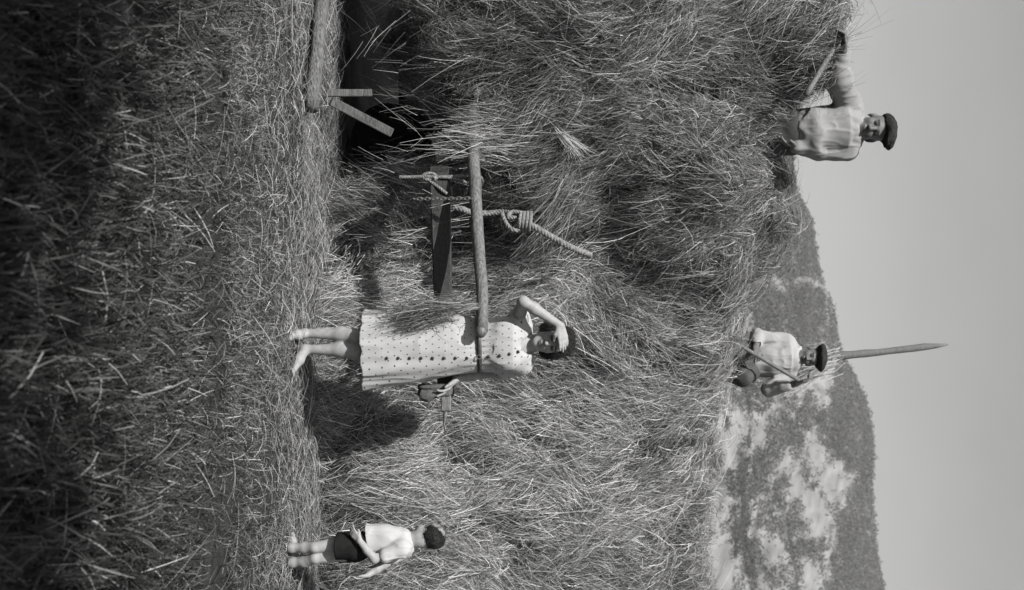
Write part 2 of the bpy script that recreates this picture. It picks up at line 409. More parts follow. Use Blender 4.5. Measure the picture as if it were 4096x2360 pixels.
def hay(name, F, n_tuft, per, angle_fn, origin, weight, seed, extra=None, shift=0.0, core_shade_tone=0.03):
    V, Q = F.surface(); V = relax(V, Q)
    mb = MB(); nv = smooth_normals(V, Q); mb.add(V - nv * (0.035 + 0.03 * fbm(V * 14, seed, 2))[:, None], [Q], core_shade_tone * (1 + 0.7 * fbm(V * 16, seed, 2)))  # core coloured near black, painting in the shade between the straws
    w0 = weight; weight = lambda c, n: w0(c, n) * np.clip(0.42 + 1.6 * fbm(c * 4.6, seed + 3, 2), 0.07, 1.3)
    p, n = sample_surface(V, Q, n_tuft, weight)
    # every tuft is combed one way, its straws scattered about that way
    dn = np.array([0, 0, -1.0]) - n * (n @ np.array([0, 0, -1.0]))[:, None]
    flat = np.linalg.norm(dn, axis=1) < 0.35
    dn = np.where(flat[:, None], unit(np.cross(n, np.array([0.2, 1.0, 0.0]))), unit(dn))
    hz = unit(np.cross(n, dn))
    ang = angle_fn(p) + 0.55 * fbm(p * 3.2, seed + 21, 2) + rng.normal(0, 0.33, n_tuft)
    D = np.cos(ang)[:, None] * dn + np.sin(ang)[:, None] * hz
    D *= np.where(rng.random(n_tuft) < 0.25, -1, 1)[:, None]
    lift = np.abs(rng.normal(0, 0.05, n_tuft))
    tl = np.clip(rng.lognormal(-1.8, 0.42, n_tuft), 0.06, 0.55)
    tt = rng.normal(0, 0.09, n_tuft) + 0.13 * fbm(p * 1.9, seed + 5) + shift
    cv = rng.normal(0, 0.035, n_tuft)
    k = np.repeat(np.arange(n_tuft), per); nn = len(k)
    S = unit(np.cross(D, n))
    P = p[k] + S[k] * rng.normal(0, 0.035, nn)[:, None] + D[k] * rng.normal(-0.08, 0.06, nn)[:, None]
    dd = unit(D[k] + S[k] * rng.normal(0, 0.27, nn)[:, None] + n[k] * rng.normal(0.03, 0.17, nn)[:, None])
    L = tl[k] * rng.uniform(0.45, 1.35, nn)
    W = rng.uniform(0.0018, 0.0038, nn)
    v, q, t = straws(P, dd, n[k], L, W, lift[k] + rng.normal(0.004, 0.012, nn), rng.normal(0.016, 0.022, nn),
                     np.abs(rng.normal(0, 0.025, nn)), cv[k] + rng.normal(0, 0.03, nn), np.clip(straw_tone(nn) * (1 + 3.2 * tt[k]), 0.015, 0.7))
    mb.add(v, [q], t)
    # short broken bits matted crosswise between the tufts
    nc = n_tuft * 14
    pc, n_c = sample_surface(V, Q, nc, lambda c, n: w0(c, n) * np.clip(0.6 + 1.2 * fbm(c * 4.6, seed + 3, 2), 0.2, 1.2))
    a1 = unit(np.cross(n_c, rng.normal(0, 1, (nc, 3)))); dd = unit(a1 + n_c * rng.normal(0, 0.25, nc)[:, None] + np.array([0, 0, -0.35]))
    light = 1 + 0.5 * fbm(pc * 2.2, seed + 8, 2)
    v, q, t = straws(pc, dd, n_c, np.clip(rng.lognormal(-2.7, 0.5, nc), 0.02, 0.2), rng.uniform(0.0015, 0.0038, nc), rng.normal(0.012, 0.02, nc),
                     rng.normal(0.004, 0.008, nc), np.zeros(nc), rng.normal(0, 0.012, nc), np.clip(straw_tone(nc) * light, 0.015, 0.6), 2)
    mb.add(v, [q], t)
    # stray single straws, longer and stiffer, standing off the heap
    ns = n_tuft // 3
    p, n = sample_surface(V, Q, ns, weight)
    dd = unit(rng.normal(0, 1, (ns, 3)) + np.array([0, 0, -0.6]) + n * 0.25)
    v, q, t = straws(p + n * 0.01, dd, n, rng.uniform(0.08, 0.34, ns), rng.uniform(0.0018, 0.0036, ns), rng.uniform(0, 0.05, ns),
                     rng.normal(0.01, 0.02, ns), np.abs(rng.normal(0, 0.06, ns)), rng.normal(0, 0.05, ns), np.clip(rng.normal(0.32, 0.11, ns), 0.05, 0.6))
    mb.add(v, [q], t)
    if extra: extra(mb)
    return mb.build(name, M['straw'], None, origin, smooth=False), V, Q

def wisp(mb, a, b, n, spread=0.03, tone=0.5, wid=(0.003, 0.006), sag=0.02):
    """a loose bundle of straws running from a to b"""
    a = np.asarray(a, float); b = np.asarray(b, float); d = b - a; Ln = np.linalg.norm(d); d = d / Ln
    P = a + rng.normal(0, spread, (n, 3)) + d * (rng.uniform(-0.1, 0.45, n) * Ln)[:, None]
    D = unit(d + rng.normal(0, 0.14, (n, 3))); N = unit(np.cross(D, rng.normal(0, 1, (n, 3))))
    v, q, t = straws(P, D, N, rng.uniform(0.35, 0.75, n) * Ln, rng.uniform(*wid, n), np.zeros(n), rng.normal(0, 0.02, n) * Ln,
                     np.abs(rng.normal(0, sag, n)), rng.normal(0, 0.06, n) * Ln, np.clip(rng.normal(tone, 0.12, n), 0.06, 0.8))
    mb.add(v, [q], t)

# ------------------------------------------------------------------ ground
def axis_pts(lo, hi, near_lo, near_hi, step, k=40):
    mid = np.arange(near_lo, near_hi + 1e-6, step)
    a = near_lo - np.geomspace(step, near_lo - lo, k)[::-1]; b = near_hi + np.geomspace(step, hi - near_hi, k)
    return np.concatenate([a, mid, b])
def ground_z(x, y):
    p = np.stack([x, y, np.zeros_like(x)], -1)
    near = np.exp(-(np.maximum(np.hypot(x, y - 6) - 8, 0) / 20) ** 2)
    return near * (0.018 * fbm(p * 1.6, 3, 3) + 0.012 * fbm(p * 7, 4, 2))
gx = axis_pts(-2500, 2500, -3.5, 3.5, 0.06); gy = axis_pts(-2500, 3000, 1.0, 9.0, 0.06)
X, Y = np.meshgrid(gx, gy, indexing='ij'); Z = ground_z(X, Y)
i, j = np.meshgrid(np.arange(len(gx) - 1), np.arange(len(gy) - 1), indexing='ij'); ny = len(gy)
Q = np.stack([i * ny + j, (i + 1) * ny + j, (i + 1) * ny + j + 1, i * ny + j + 1], -1).reshape(-1, 4)
ground = link('ground', mesh_np('ground', np.stack([X, Y, Z], -1).reshape(-1, 3), [Q], None, True, [M['soil']]))
tag(ground, 'dry meadow ground running up to the hay', None, None, 'structure')

def scatter(n, y0, y1, spread=1.15):
    # denser towards the camera in proportion to how large the ground shows there
    y = y0 * (y1 / y0) ** rng.random(n); x = rng.uniform(-1, 1, n) * (0.247 * spread * y + 0.25)
    return x, y
mb = MB()
# low blades of the mown meadow
n = 150000
x, y = scatter(n, 2.3, 8.6)
c = fbm(np.stack([x * 2.2, y * 1.6, 0 * x], -1), 21, 3)
nx_ = 60000; x = np.concatenate([x, rng.uniform(-4.5, 4.5, nx_)]); y = np.concatenate([y, rng.uniform(1.2, 9.5, nx_)]); n += nx_
far_ = np.arange(n) >= n - nx_; c = fbm(np.stack([x * 2.2, y * 1.6, 0 * x], -1), 21, 3)
keep = (c + rng.normal(0, 0.4, n) > -0.35) & ~(far_ & (np.abs(x) < 0.247 * 1.15 * y))
x, y, c = x[keep], y[keep], c[keep]; n = len(x)
P = np.stack([x, y, ground_z(x, y) - 0.005], -1)
az = rng.uniform(0, 2 * math.pi, n); el = np.clip(rng.normal(np.interp(y, [3, 7], [0.95, 0.6]), 0.35, n), 0.05, 1.45)
D = np.stack([np.cos(az) * np.cos(el), np.sin(az) * np.cos(el), np.sin(el)], -1); N = unit(np.cross(D, np.stack([-np.sin(az), np.cos(az), 0 * az], -1)))
dry = np.clip((y - 4.1) / 3.4 + 0.35 * c + rng.normal(0, 0.22, n), 0, 1)
L = np.clip(rng.lognormal(-2.7, 0.45, n), 0.02, 0.22) * (1.1 - 0.25 * dry) * np.interp(y, [2, 5, 6.3, 9], [1, 1, 0.6, 0.6])
tone = 0.028 + 0.17 * dry * rng.uniform(0.3, 1.1, n) + (rng.random(n) < 0.05) * 0.2
tone = np.minimum(tone * rng.lognormal(-0.15, 0.6, n), 0.30)
v, q, t = straws(P, D, N, L, rng.uniform(0.003, 0.0062, n) * np.interp(y, [2.5, 5.5], [1.5, 0.9]), 0 * x, rng.normal(0, 0.008, n), L * rng.uniform(0, 0.35, n), rng.normal(0, 0.015, n), tone)
mb.add(v, [q], t)
# fallen straws lying about, thick close to the hay
n = 42000
y = 8.5 - np.abs(rng.normal(0, 1.15, n)); x = rng.uniform(-2.9, 2.9, n)
keep = (y > 3) & ~((x < -1.0) & (np.abs(y - (7.12 + (-1.13 - x) * 0.497)) < 0.13)); x, y = x[keep], y[keep]; n = len(x)
P = np.stack([x, y, ground_z(x, y) + np.abs(rng.normal(0.008, 0.010, n))], -1)
az = rng.normal(0, 0.75, n) + math.pi * (rng.random(n) < 0.5); el = rng.normal(0.06, 0.22, n)
D = np.stack([np.cos(az) * np.cos(el), np.sin(az) * np.cos(el), np.sin(el)], -1); N = unit(np.array([0, 0, 1.0]) - D * D[:, 2:])
v, q, t = straws(P, D, N, np.clip(rng.lognormal(-2.25, 0.45, n), 0.03, 0.4), rng.uniform(0.002, 0.0042, n), 0 * x, rng.normal(0.006, 0.008, n),
                 np.zeros(n), rng.normal(0, 0.03, n), np.clip(rng.lognormal(-1.9, 0.55, n), 0.02, 0.5))
mb.add(v, [q], t)
n = 260
x, y = scatter(n, 2.6, 7.2)
P = np.stack([x, y, ground_z(x, y) + 0.01], -1); az = rng.normal(0, 0.6, n) + math.pi * (rng.random(n) < 0.5); el = np.abs(rng.normal(0.1, 0.25, n))
D = np.stack([np.cos(az) * np.cos(el), np.sin(az) * np.cos(el), np.sin(el)], -1); N = unit(np.array([0, 0, 1.0]) - D * D[:, 2:])
v, q, t = straws(P, D, N, rng.uniform(0.06, 0.28, n), rng.uniform(0.0016, 0.0034, n), 0.02 + 0 * x, rng.normal(0.01, 0.012, n), np.zeros(n), rng.normal(0, 0.05, n),
                 np.clip(rng.normal(0.2, 0.08, n), 0.06, 0.4))
mb.add(v, [q], t)
tag(mb.build('meadow_grass', M['grass'], None, (0, 0, 0), False), 'short dry grass and fallen straw covering the meadow', 'grass', None, 'stuff')

# ------------------------------------------------------------------ the hay load on the cart (left) and the haystack (right)
def smax(a, b, k):
    hh = np.maximum(k - np.abs(a - b), 0) / k
    return np.maximum(a, b) + hh * hh * k * 0.25
def ip(x, pts):
    a = np.array(pts, float); return np.interp(x, a[:, 0], a[:, 1])
F = Field((-4.6, 7.0, -0.1), (1.0, 11.2, 4.4), 0.05)
def load_fn(p):
    x, y, z = p[..., 0], p[..., 1], p[..., 2]
    lump = 0.18 * fbm(p * 1.5, 31, 3) + 0.075 * fbm(p * 4.0, 35, 2)
    top = ip(x, [(-4.6, 3.4), (-2.2, 3.46), (-1.7, 3.26), (-1.3, 3.02), (-1.0, 3.04), (-0.75, 3.12), (-0.24, 3.02), (0.3, 2.84), (1, 2.3)])
    front = 7.78 - 0.16 * np.exp(-((z - 1.7) / 0.8) ** 2) + 0.25 * np.maximum(z - 2.6, 0) + 0.62 * np.maximum(x + 1.15, 0) * np.clip((z - 0.6) / 1.2, 0, 1)
    low = ip(x, [(-4.6, 0.45), (-1.45, 0.50), (-1.2, 0.95), (-0.9, 1.12), (-0.6, 1.22), (0.2, 1.6), (1, 1.9)])
    xr = ip(z, [(0, -0.75), (1.0, -0.62), (1.6, -0.2), (2.2, 0.15), (4, 0.3)])
    d = smax(front - y, z - top, 0.5); d = smax(d, low - z, 0.25); d = smax(d, x - xr, 0.4); d = smax(d, y - 10.6, 0.5); d = smax(d, -4.3 - x, 0.5)
    return d + lump
F.apply(load_fn, F.lo, F.lo + F.n * F.h)
def load_ang(p): return 0.95 * fbm(p * np.array([0.9, 0.9, 0.9]), 41, 2) + 0.15
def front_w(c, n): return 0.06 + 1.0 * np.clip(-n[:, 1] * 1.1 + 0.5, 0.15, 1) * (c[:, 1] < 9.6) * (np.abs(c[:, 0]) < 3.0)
def load_extra(mb):
    wisp(mb, at(126, 553, 7.55), at(160, 592, 7.5), 120, 0.016, 0.48, (0.002, 0.0035))
    for k in range(5): wisp(mb, at(196 + 9 * k, rng.uniform(440, 540), 7.55), at(205 + 9 * k, rng.uniform(400, 450), 7.45), 14, 0.05, 0.3, (0.0018, 0.0035))
    for k in range(34):     # hay drooping over the butt of the shaft
        u = rng.uniform(112, 158); a = at(u, rng.uniform(482, 540), rng.uniform(7.45, 7.62)); b = a + np.array([rng.normal(-0.02, 0.07), -0.04, -rng.uniform(0.2, 0.42)])
        wisp(mb, a, b, 22, 0.045, 0.26, (0.0018, 0.0038), 0.03)
    for k in range(12):     # loose straws hanging over the dark gap under the load
        u = rng.uniform(0, 190); a = at(u, rng.uniform(380, 430), 7.7); b = a + np.array([rng.normal(0, 0.16), -0.03, -rng.uniform(0.12, 0.36)])
        wisp(mb, a, b, 9, 0.07, 0.24, (0.0018, 0.003))
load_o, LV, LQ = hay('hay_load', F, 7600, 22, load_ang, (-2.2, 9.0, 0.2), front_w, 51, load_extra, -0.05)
tag(load_o, 'tall shaggy load of hay on the cart, left of the woman', 'hay load')

F = Field((-1.3, 7.2, -0.15), (5.2, 14.2, 4.0), 0.06)
def stack_fn(p):
    x, y, z = p[..., 0], p[..., 1], p[..., 2]
    lump = 0.14 * fbm(p * 1.4, 61, 3) + 0.06 * fbm(p * 3.8, 65, 2)
    top = 2.80 + ip(x, [(-1.3, 0.0), (0.3, 0.02), (1.2, -0.02), (2.3, -0.16), (5, -0.9)]) + 0.20 * np.exp(-(((x - 0.5) / 1.3) ** 2 + ((y - 11.4) / 1.3) ** 2))
    base = ip(x, [(-1.3, 8.25), (-0.3, 8.1), (0.25, 7.85), (0.8, 7.72), (2.2, 7.70), (5, 8.6)])
    front = base + 0.10 * z + ip(x, [(-1.3, 0.02), (0.35, 0.05), (1.3, 0.13)]) * np.maximum(z, 0) ** 2
    top = top - 0.14 * np.exp(-((x - 0.52) / 0.45) ** 2) * (y < 11.0); d = smax(front - y, z - top, 0.45); d = smax(d, -0.72 - 0.25 * np.clip(z - 1.0, 0, 1) - x, 0.3); d = smax(d, x - 4.8, 0.6); d = smax(d, y - 13.6, 0.6); d = smax(d, -0.12 - z, 0.05)
    return d + lump
F.apply(stack_fn, F.lo, F.lo + F.n * F.h)
def stack_ang(p): return 0.85 * fbm(p * np.array([0.8, 0.8, 0.8]), 71, 2) - 0.35
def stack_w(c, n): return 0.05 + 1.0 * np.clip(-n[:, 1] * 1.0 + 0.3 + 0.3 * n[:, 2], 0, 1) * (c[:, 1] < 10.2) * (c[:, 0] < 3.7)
stack_o, SV, SQ = hay('haystack', F, 9600, 22, stack_ang, (1.5, 10.5, 0), stack_w, 81, None, 0.085)  # straws toned paler here: the sunlit look is put into their colour
tag(stack_o, 'broad sloping haystack built around a pole, right of the woman', 'haystack')

# ------------------------------------------------------------------ the cart under the load
cart = empty('hay_cart', (-1.4, 8.2, 0))
tag(cart, 'wooden hay cart with two long shafts, buried under the load', 'cart')
CO = (-1.4, 8.2, 0)
mb = MB(); a = np.array([-1.9, 8.15, 0.98]); b = at(331, 481, 6.72); a = a + (b - a) * 0.30
tt = np.linspace(0, 1, 16)[:, None]; pts = a + (b - a) * tt + np.array([0, 0, -0.012]) * np.sin(tt * 5)
mb.tube(pts + rng.normal(0, 0.003, pts.shape), np.linspace(0.042, 0.033, 16), 16, wob=0.03)
mb.build('shaft', M['pole'], cart, CO)
d = (b - a) / np.linalg.norm(b - a)
mb = MB(); mb.tube([b - d * 0.012, b + d * 0.004, b + d * 0.02, b + d * 0.034, b + d * 0.038], [0.036, 0.036, 0.030, 0.020, 0.008], 14)
mb.build('iron_cap', M['iron'], cart, CO)
mb = MB(); a2 = np.array([-0.80, 7.57, 0.800]); b2 = at(396, 446, 7.08)
R = frame_x(b2 - a2); Lh = np.linalg.norm(b2 - a2) / 2
mb.box((a2 + b2) / 2, (Lh, 0.05, 0.066), R, 0.01, 0.72)
mb.build('drawbar', M['wood_dark'], cart, CO, smooth=False)
mb = MB(); c0 = at(396, 446, 7.075); c1 = at(411, 446, 7.05)
mb.box((c0 + c1) / 2, (0.05, 0.026, 0.030), frame_x(c1 - c0), 0.006); mb.build('drawbar_tip', M['wood'], cart, CO, smooth=False)
mb = MB(); mb.tube([at(410, 446, 7.05), at(416, 445, 7.04), at(424, 444, 7.03), at(431, 445, 7.02)], [0.016, 0.013, 0.006, 0.003], 8); mb.build('iron_pin', M['iron'], cart, CO)
for (p0, p1, w) in ((at(93, 326, 7.85), at(93, 372, 7.95), 0.024), (at(101, 331, 7.75), at(133, 392, 8.0), 0.030)):
    mb = MB(); R = frame_x(p1 - p0, (0, 1, 0)); mb.box((p0 + p1) / 2, (np.linalg.norm(p1 - p0) / 2, w, 0.014), R, 0.004); mb.build('strut', M['board'], cart, CO, smooth=False)
mb = MB()
for yy in (9.5, 10.2): mb.box((-2.2, yy, 0.42), (1.9, 0.05, 0.06), None, 0.01)
for xx in np.arange(-3.9, -0.5, 0.35): mb.box((xx, 9.85, 0.55), (0.06, 0.42, 0.02), None, 0.006)
mb.build('bed', M['cart_shade'], cart, CO, smooth=False)
for xx in (-3.3, -1.2):     # two low solid wheels in the dark under the bed, each side
    for yy in (9.35, 10.35):
        mb = MB(); th = np.linspace(0, 2 * math.pi, 25)
        prof = [(0.0, 0.05), (0.05, 0.06), (0.06, 0.03), (0.27, 0.025), (0.30, 0.03), (0.30, -0.03), (0.27, -0.025), (0.06, -0.03), (0.05, -0.06), (0.0, -0.05)]
        v = np.array([[r * math.cos(t_), w_, r * math.sin(t_)] for r, w_ in prof for t_ in th[:-1]]) + np.array([xx, yy, 0.30])
        i, j = np.meshgrid(np.arange(len(prof) - 1), np.arange(24), indexing='ij')
        mb.add(v, [np.stack([i * 24 + j, i * 24 + (j + 1) % 24, (i + 1) * 24 + (j + 1) % 24, (i + 1) * 24 + j], -1).reshape(-1, 4)])
        mb.build('wheel', M['cart_shade'], cart, CO)

# a peeled log lying on the grass
mb = MB(); a = np.array([-3.2, 8.15, 0.075]); b = at(109, 310, 7.12); b[2] = 0.065
tt = np.linspace(0, 1, 18)[:, None]
mb.tube(a + (b - a) * tt + rng.normal(0, 0.004, (18, 3)), np.linspace(0.055, 0.043, 18), 16, wob=0.06)
lg = mb.build('log', M['log'], None, (b[0], b[1], 0)); tag(lg, 'pale peeled log lying on the grass, running out at the left', 'log')

# chain from the shaft down to the drawbar
def shaft_pt(u):            # point on the shaft axis at picture column u
    a = np.array([-1.9, 8.15, 0.98]); b = at(331, 481, 6.72)
    ts = np.linspace(0, 1, 400)[:, None]; p = a + (b - a) * ts
    return p[np.argmin(np.abs(295 + FPX * p[:, 0] / p[:, 1] - u))]
sp = shaft_pt(199); top = sp + np.array([0, -0.045, -0.02]); bot = at(199, 414, 7.42)
mb = MB(); nl = 15; dv = (bot - top) / nl
for k in range(nl):
    c = top + dv * (k + 0.5); th = np.linspace(0, 2 * math.pi, 15)
    w = np.array([1.0, 0.25, 0]) if k % 2 else np.array([0.5, -1.0, 0]); w /= np.linalg.norm(w)
    ring = c + np.outer(np.sin(th) * 0.010, w) + np.outer(np.cos(th) * 0.019, np.array([0, 0, 1.0]))
    mb.tube(ring, 0.0034, 6, cap=False)
ch = mb.build('chain', M['iron'], None, tuple(top)); tag(ch, 'iron chain hanging from the shaft across the end of the drawbar', 'chain')

def twisted(mb, pts, r, turns_per_m=20, strands=3):
    pts = np.asarray(pts, float)
    # resample smoothly (Catmull-Rom)
    P = np.concatenate([[2 * pts[0] - pts[1]], pts, [2 * pts[-1] - pts[-2]]]); out = []
    for i in range(1, len(P) - 2):
        for t in np.linspace(0, 1, 12, endpoint=False):
            out.append(0.5 * (2 * P[i] + (P[i + 1] - P[i - 1]) * t + (2 * P[i - 1] - 5 * P[i] + 4 * P[i + 1] - P[i + 2]) * t * t + (3 * P[i] - P[i - 1] - 3 * P[i + 1] + P[i + 2]) * t ** 3))
    out.append(pts[-1]); c = np.array(out)
    s = np.concatenate([[0], np.cumsum(np.linalg.norm(np.diff(c, axis=0), axis=1))])
    m_ = max(8, int(s[-1] / 0.008)); ss = np.linspace(0, s[-1], m_); c = np.stack([np.interp(ss, s, c[:, k]) for k in range(3)], 1)
    tan = unit(np.gradient(c, axis=0)); a = np.cross(tan, np.array([0.31, 0.9, 0.2])); a = unit(a); b = np.cross(tan, a)
    for k in range(strands):
        ph = ss * turns_per_m * 2 * math.pi + k * 2 * math.pi / strands
        mb.tube(c + (np.cos(ph) * r * 0.5)[:, None] * a + (np.sin(ph) * r * 0.5)[:, None] * b, r * 0.58, 6)
# pale cord knotted round the shaft
mb = MB(); sp = shaft_pt(177); c0 = sp + np.array([0, -0.05, 0])
pv = lambda u, v, Y=7.48: at(u, v, Y)
twisted(mb, [pv(177, 399), pv(177, 412), pv(176.5, 424), pv(177, 440), pv(176, 458), pv(175, 470, 7.5), pv(177, 480, 7.52), pv(183, 481, 7.62), pv(184, 470, 7.62), pv(181, 462, 7.5), pv(178, 452), pv(177, 440)], 0.011)
twisted(mb, [pv(177, 422), pv(173.5, 427), pv(174, 434), pv(178, 437), pv(180, 432), pv(179, 425), pv(175, 423), pv(173, 430), pv(176, 436), pv(179, 434, 7.46)], 0.010)
twisted(mb, [pv(178, 426), pv(184, 434), pv(190, 442, 7.45), pv(194, 447, 7.45)], 0.011)
ro = mb.build('cord', M['rope'], None, tuple(c0)); tag(ro, 'pale knotted cord hanging from the shaft beside the chain', 'cord')
# thick rope with a knot lying up the hay
mb = MB(); q = lambda u, v, Y=7.50: at(u, v, Y + 0.06)
twisted(mb, [q(207, 453), q(209, 462), q(213, 474, 7.55), q(213, 490, 7.58), q(212, 503, 7.58), q(215, 514, 7.52)], 0.019, 15)
twisted(mb, [q(213, 502), q(219, 504, 7.46), q(226, 508, 7.44), q(230, 514, 7.43), q(229, 519, 7.45), q(222, 521, 7.46), q(218, 515, 7.47), q(217, 508, 7.47), q(212, 512, 7.5), q(213, 522, 7.5)], 0.015, 16)
for k in range(4): twisted(mb, [q(212, 521 + 3.4 * k, 7.52), q(219, 520 + 3.6 * k, 7.42), q(226, 519 + 3.4 * k, 7.42), q(232, 519 + 3.3 * k, 7.5)], 0.012, 18)
twisted(mb, [q(222, 526, 7.46), q(229, 538, 7.47), q(237, 552, 7.5), q(245, 566, 7.53), q(252, 582, 7.62), q(255, 590, 7.78)], 0.021, 14)
ro = mb.build('rope', M['rope'], None, tuple(at(222, 526, 7.5))); tag(ro, 'thick pale rope with a big knot lying against the hay', 'rope')

# ------------------------------------------------------------------ people
def head(F, C, f, u, s=1.0, ears=True):
    C = np.asarray(C, float); f = unit(np.asarray(f, float)); u = np.asarray(u, float); u = unit(u - f * (u @ f)); r = np.cross(f, u)
    R = np.stack([r, f, u], 1); P = lambda a, b, c: C + s * (a * r + b * f + c * u); S = lambda *a: np.array(a) * s
    F.ell(P(0, -0.008, 0.03), S(0.074, 0.094, 0.080), R, 0.01)
    F.ell(P(0, 0.025, -0.035), S(0.058, 0.066, 0.078), R, 0.03 * s)
    F.ell(P(0, 0.02, -0.072), S(0.048, 0.055, 0.036), R, 0.02 * s)
    F.ell(P(0, 0.066, -0.098), S(0.022, 0.018, 0.017), R, 0.03 * s)
    for q in (-1, 1):
        F.ell(P(q * 0.034, 0.062, -0.03), S(0.022, 0.022, 0.022), R, 0.025 * s)
        F.ell(P(q * 0.030, 0.099, 0.002), S(0.017, 0.013, 0.011), R, 0.012 * s, 'sub')
        F.ell(P(q * 0.030, 0.080, 0.001), S(0.012, 0.011, 0.008), R, 0.003 * s)
        if ears: F.ell(P(q * 0.076, -0.004, -0.012), S(0.009, 0.019, 0.030), R, 0.008 * s)
    F.ell(P(0, 0.083, 0.021), S(0.048, 0.012, 0.010), R, 0.018 * s)
    F.cone(P(0, 0.090, 0.006), P(0, 0.112, -0.030), 0.008 * s, 0.0125 * s, 0.012 * s)
    for q in (-1, 1): F.ell(P(q * 0.012, 0.098, -0.034), S(0.008, 0.010, 0.007), R, 0.006 * s)
    F.ell(P(0, 0.092, -0.058), S(0.022, 0.009, 0.006), R, 0.006 * s); F.ell(P(0, 0.089, -0.070), S(0.018, 0.010, 0.007), R, 0.006 * s)
    def tone(V, skin):
        q = ((V - C) @ R) / s; x, y, z = np.abs(q[:, 0]), q[:, 1], q[:, 2]
        t = skin * np.ones(len(V))
        face = (y > 0.04)
        near = (np.linalg.norm(q, axis=1) < 0.16)
        t = np.where(near & face & (((x - 0.030) / 0.016) ** 2 + ((z - 0.001) / 0.0085) ** 2 < 1), skin * 0.28, t)
        t = np.where(near & face & (((x - 0.032) / 0.022) ** 2 + ((z - 0.022 + 0.1 * (x - 0.03)) / 0.0055) ** 2 < 1), skin * 0.22, t)
        t = np.where(near & face & ((x / 0.024) ** 2 + ((z + 0.064) / 0.010) ** 2 < 1), skin * 0.55, t)
        t = np.where(near & face & ((x / 0.022) ** 2 + ((z + 0.064) / 0.0025) ** 2 < 1), skin * 0.25, t)
        return t
    return P, R, tone
def hand(F, W, d, palm, thumb, s=1.0, curl=(0.3, 0.3, 0.35, 0.4), spread=0.05):
    """palm, four unequal fingers and a thumb; d along the hand, palm = way the palm faces, thumb = side the thumb is on"""
    W = np.asarray(W, float); d = unit(np.asarray(d, float)); thumb = np.asarray(thumb, float); thumb = unit(thumb - d * (thumb @ d))
    pl = np.cross(d, thumb); pl = pl if pl @ np.asarray(palm, float) > 0 else -pl
    for i in range(4):
        off = 0.028 - 0.0187 * i
        kn = W + s * (d * (0.083 - 0.004 * abs(i - 1)) + thumb * off)
        F.cone(W + s * thumb * off * 0.6, kn, 0.0135 * s, 0.011 * s, 0.012 * s)
        dd = unit(d + thumb * spread * (1.5 - i)); p = kn; L = (0.072, 0.080, 0.074, 0.058)[i] * s
        for k, fr in enumerate((0.45, 0.31, 0.24)):
            an = curl[i] * (0.8, 1.1, 0.8)[k]
            dd = unit(dd * math.cos(an) + pl * math.sin(an)); pl2 = None
            e = p + dd * L * fr
            F.cone(p, e, (0.0098 - 0.0008 * k) * s, (0.009 - 0.0009 * k) * s, 0.003)
            p = e
    t0 = W + s * (d * 0.02 + thumb * 0.022); t1 = W + s * (d * 0.055 + thumb * 0.046 + pl * 0.012); t2 = W + s * (d * 0.085 + thumb * 0.052 + pl * 0.022); 
    F.cone(t0, t1, 0.015 * s, 0.0115 * s, 0.01); F.cone(t1, t2, 0.011 * s, 0.0085 * s, 0.003)
def limb(F, pts, rad, k=0.015):
    for i in range(len(pts) - 1): F.cone(pts[i], pts[i + 1], rad[i], rad[i + 1], k)
A = lambda *a: np.array(a, float)

# --- the woman in the dotted dress
WY = 6.9; WO = (0.28, WY, 0.0)
F = Field((-0.05, 6.5, -0.02), (0.66, 7.2, 1.68), 0.005)
wC = A(0.268, 6.875, 1.497); wf = A(0.06, -1, -0.12); wu = A(0, 0, 1)
P, R, wtone = head(F, wC, wf, wu, 1.0)
F.cone(P(0, -0.025, -0.06), A(0.285, 6.915, 1.33), 0.046, 0.052, 0.03)
limb(F, [A(0.285, 6.91, 0.88), A(0.283, 6.905, 1.08), A(0.282, 6.905, 1.24), A(0.285, 6.915, 1.31)], [0.12, 0.095, 0.105, 0.06], 0.05)
F.cone(A(0.165, 6.915, 1.305), A(0.405, 6.915, 1.305), 0.045, 0.045, 0.05)
rs, re, rw = A(0.150, 6.91, 1.300), A(0.036, 6.70, 1.322), A(0.172, 6.752, 1.532)
limb(F, [rs, (rs + re) / 2 + A(0, 0, -0.004), re], [0.043, 0.036, 0.031]); limb(F, [re, re + (rw - re) * 0.3, rw], [0.031, 0.033, 0.022])
hand(F, rw, A(0.145, -0.01, 0.030), A(0.1, 0.6, -0.7), A(0.0, -0.45, -0.8), 0.92, (0.10, 0.12, 0.16, 0.2), 0.02)
ls, le, lw = A(0.425, 6.93, 1.300), A(0.462, 7.02, 1.075), A(0.488, 6.965, 0.935)
limb(F, [ls, (ls + le) / 2, le], [0.042, 0.037, 0.031]); limb(F, [le, le + (lw - le) * 0.35, lw], [0.031, 0.031, 0.022])
hand(F, lw, A(0.055, -0.01, -0.045), A(-0.15, 0.1, -1), A(0.2, -1, -0.1), 0.95, (0.55, 0.2, 0.25, 0.7), 0.12)
limb(F, [A(0.232, 6.91, 0.84), A(0.244, 6.865, 0.45), A(0.226, 6.905, 0.27), A(0.222, 6.91, 0.075)], [0.085, 0.048, 0.039, 0.024], 0.03)
limb(F, [A(0.345, 6.91, 0.84), A(0.344, 6.86, 0.45), A(0.318, 6.905, 0.27), A(0.314, 6.915, 0.075)], [0.085, 0.048, 0.040, 0.025], 0.03)
F.ell(A(0.222, 6.925, 0.035), (0.025, 0.03, 0.026), None, 0.03); limb(F, [A(0.222, 6.915, 0.06), A(0.228, 6.84, 0.032), A(0.232, 6.765, 0.018)], [0.026, 0.028, 0.017], 0.02)
F.ell(A(0.310, 6.935, 0.035), (0.025, 0.03, 0.026), None, 0.03); limb(F, [A(0.316, 6.915, 0.062), A(0.372, 6.868, 0.036), A(0.428, 6.825, 0.016)], [0.028, 0.029, 0.016], 0.02)
